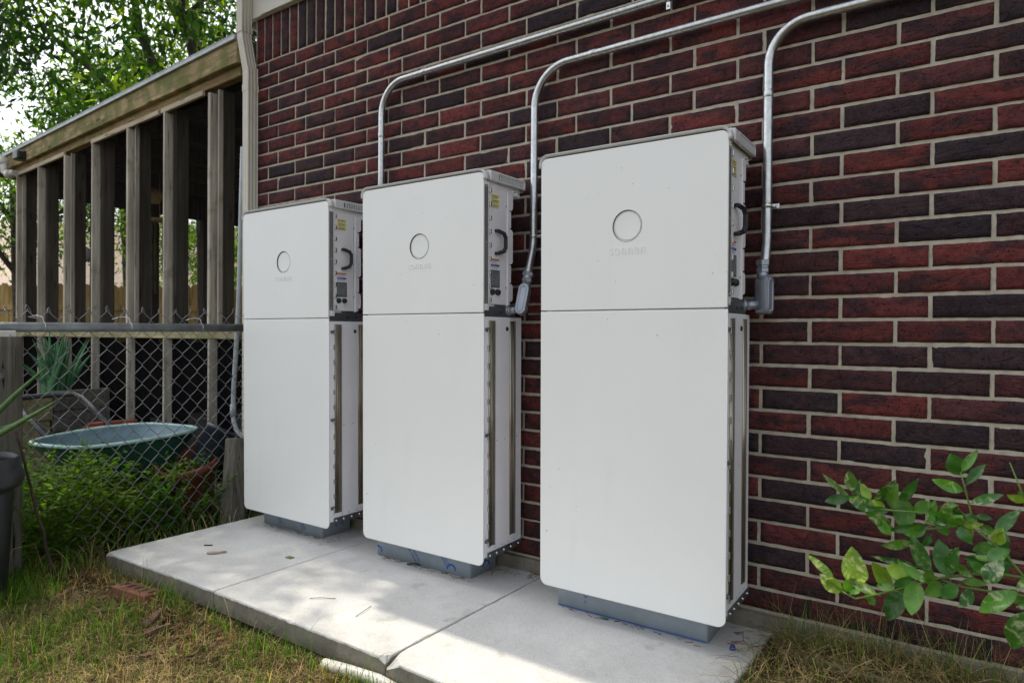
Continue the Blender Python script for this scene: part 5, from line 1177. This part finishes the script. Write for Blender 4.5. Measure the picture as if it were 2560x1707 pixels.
trunk(T, (-9.2, 3.4, -.3), (-8.9, 3.0, 5.5), .20, [(3, (-7.2, 1.8, 5.2)), (4, (-10.5, 1.4, 5.4)), (4, (-8.0, 1.0, 6.2)), (5, (-7.0, 3.6, 6.6)), (6, (-9.6, 1.6, 7.2)), (3, (-11.0, 3.5, 4.8))], 2)
crown('crown', T, (-8.7, 2.2, 6.0), (3.5, 3.0, 2.7), 1650, 22, .145, 3, GR, litpatch)
crown('crown', T, (-6.6, .2, 6.5), (1.7, 1.3, 1.3), 620, 22, .13, 23, GR, litpatch)  # unseen lobe above the frame, added to shade the leftmost slab
T2 = empty('hackberry_tree', (-12.2, 1.9, -.2), label='pale blue-green tree at the far left edge beyond the porch', cat='tree')
trunk(T2, (-12.2, 1.9, -.3), (-12.0, 1.7, 3.2), .12, [(3, (-11.6, .9, 3.6)), (4, (-12.4, 2.6, 4.2)), (5, (-12.6, .8, 4.4))], 5)
crown('crown', T2, (-12.1, 1.7, 3.7), (1.5, 1.8, 1.7), 420, 20, .11, 8, BG, litpatch)
T3 = empty('shrub_tree', (-9.0, 5.2, -.2), label='bright yellow-green bushy tree seen through the right half of the porch screens', cat='tree')
trunk(T3, (-9.0, 5.2, -.3), (-9.0, 5.2, 2.0), .07, [(2, (-8.4, 5.0, 2.6)), (3, (-9.8, 5.1, 2.8)), (4, (-9.0, 4.7, 3.2))], 6)
crown('crown', T3, (-9.0, 5.1, 2.3), (1.7, 1.3, 1.7), 620, 20, .10, 12, YG)
T4 = empty('shrub_tree', (-11.2, 4.4, -.2), label='loose green bushy tree seen through the middle of the porch screens', cat='tree')
trunk(T4, (-11.2, 4.4, -.3), (-11.2, 4.4, 2.0), .07, [(2, (-10.6, 4.2, 2.4)), (3, (-11.9, 4.1, 2.6))], 7)
crown('crown', T4, (-11.2, 4.3, 2.2), (1.3, 1.2, 1.5), 380, 18, .10, 13, [(.09, .18, .025), (.14, .24, .03), (.20, .30, .035)])
T5 = empty('elm_tree', (-16.5, 5.6, -.2), label='tall hazy green tree behind the far picket fence', cat='tree')
trunk(T5, (-16.5, 5.6, -.3), (-16.4, 5.5, 5.0), .22, [(3, (-15.2, 4.4, 5.6)), (4, (-17.4, 5.0, 6.4)), (5, (-15.4, 6.6, 6.4))], 8)
crown('crown', T5, (-16.3, 5.4, 5.6), (3.4, 3.6, 2.8), 800, 20, .15, 14, GR+YG, litpatch)

# ------------------------------------------------------------------ neighbour's fence and house
pf = empty('picket_fence', (-10.6, 3.3, -.2), label='honey coloured wooden picket fence behind the porch and the left tree', cat='fence'); pi_ = Matrix.Translation(-pf.location)
A0 = Vector((-14.6, .2, 0)); A1 = Vector((-5.2, 7.2, 0)); n = int((A1-A0).length/.145); m_ = MB(); rp = random.Random(4); dd = (A1-A0).normalized()
for i in range(n):
    p = A0+dd*.145*i; h = 1.72+rp.uniform(-.02, .03); w = .066; e = dd*w; th = Vector((dd.y, -dd.x, 0))*.018
    poly = [p-e+Vector((0, 0, -.2)), p+e+Vector((0, 0, -.2)), p+e+Vector((0, 0, h-.05)), p+e*.5+Vector((0, 0, h)), p-e*.5+Vector((0, 0, h)), p-e+Vector((0, 0, h-.05))]
    m_.prism(poly, th)
m_.build('pickets', M_wpick, pf).matrix_parent_inverse = pi_
for z in (.3, 1.35): m_ = MB(); o2 = Vector((dd.y, -dd.x, 0))*.035; m_.beam(A0+o2+Vector((0, 0, z)), A1+o2+Vector((0, 0, z)), .035, .085); m_.build('fence_rail', M_wpick, pf).matrix_parent_inverse = pi_
nh = empty('neighbour_house', (-22, 10, -.2), label='distant house with a pale tan roof beyond the picket fence', cat='house'); ni = Matrix.Translation(-nh.location)
B0 = Vector((-27, 2.5, 0)); B1 = Vector((-11, 17, 0)); e = (B1-B0).normalized(); nrm = Vector((-e.y, e.x, 0))
m_ = MB(); poly = [B0+Vector((0, 0, -.2)), B0+nrm*7+Vector((0, 0, -.2)), B0+nrm*7+Vector((0, 0, 2.5)), B0+nrm*3.5+Vector((0, 0, 4.6)), B0+Vector((0, 0, 2.5))]
m_.prism(poly, B1-B0); m_.build('wall', M_houset, nh).matrix_parent_inverse = ni
m_ = MB(); o2 = -e*.4; poly = [B0-nrm*.5+o2+Vector((0, 0, 2.35)), B0+nrm*3.5+o2+Vector((0, 0, 4.85)), B0+nrm*7.5+o2+Vector((0, 0, 2.35)), B0+nrm*7.5+o2+Vector((0, 0, 2.2)), B0+nrm*3.5+o2+Vector((0, 0, 4.7)), B0-nrm*.5+o2+Vector((0, 0, 2.2))]
m_.prism(poly, B1-B0+e*.8); m_.build('roof', M_roof, nh).matrix_parent_inverse = ni
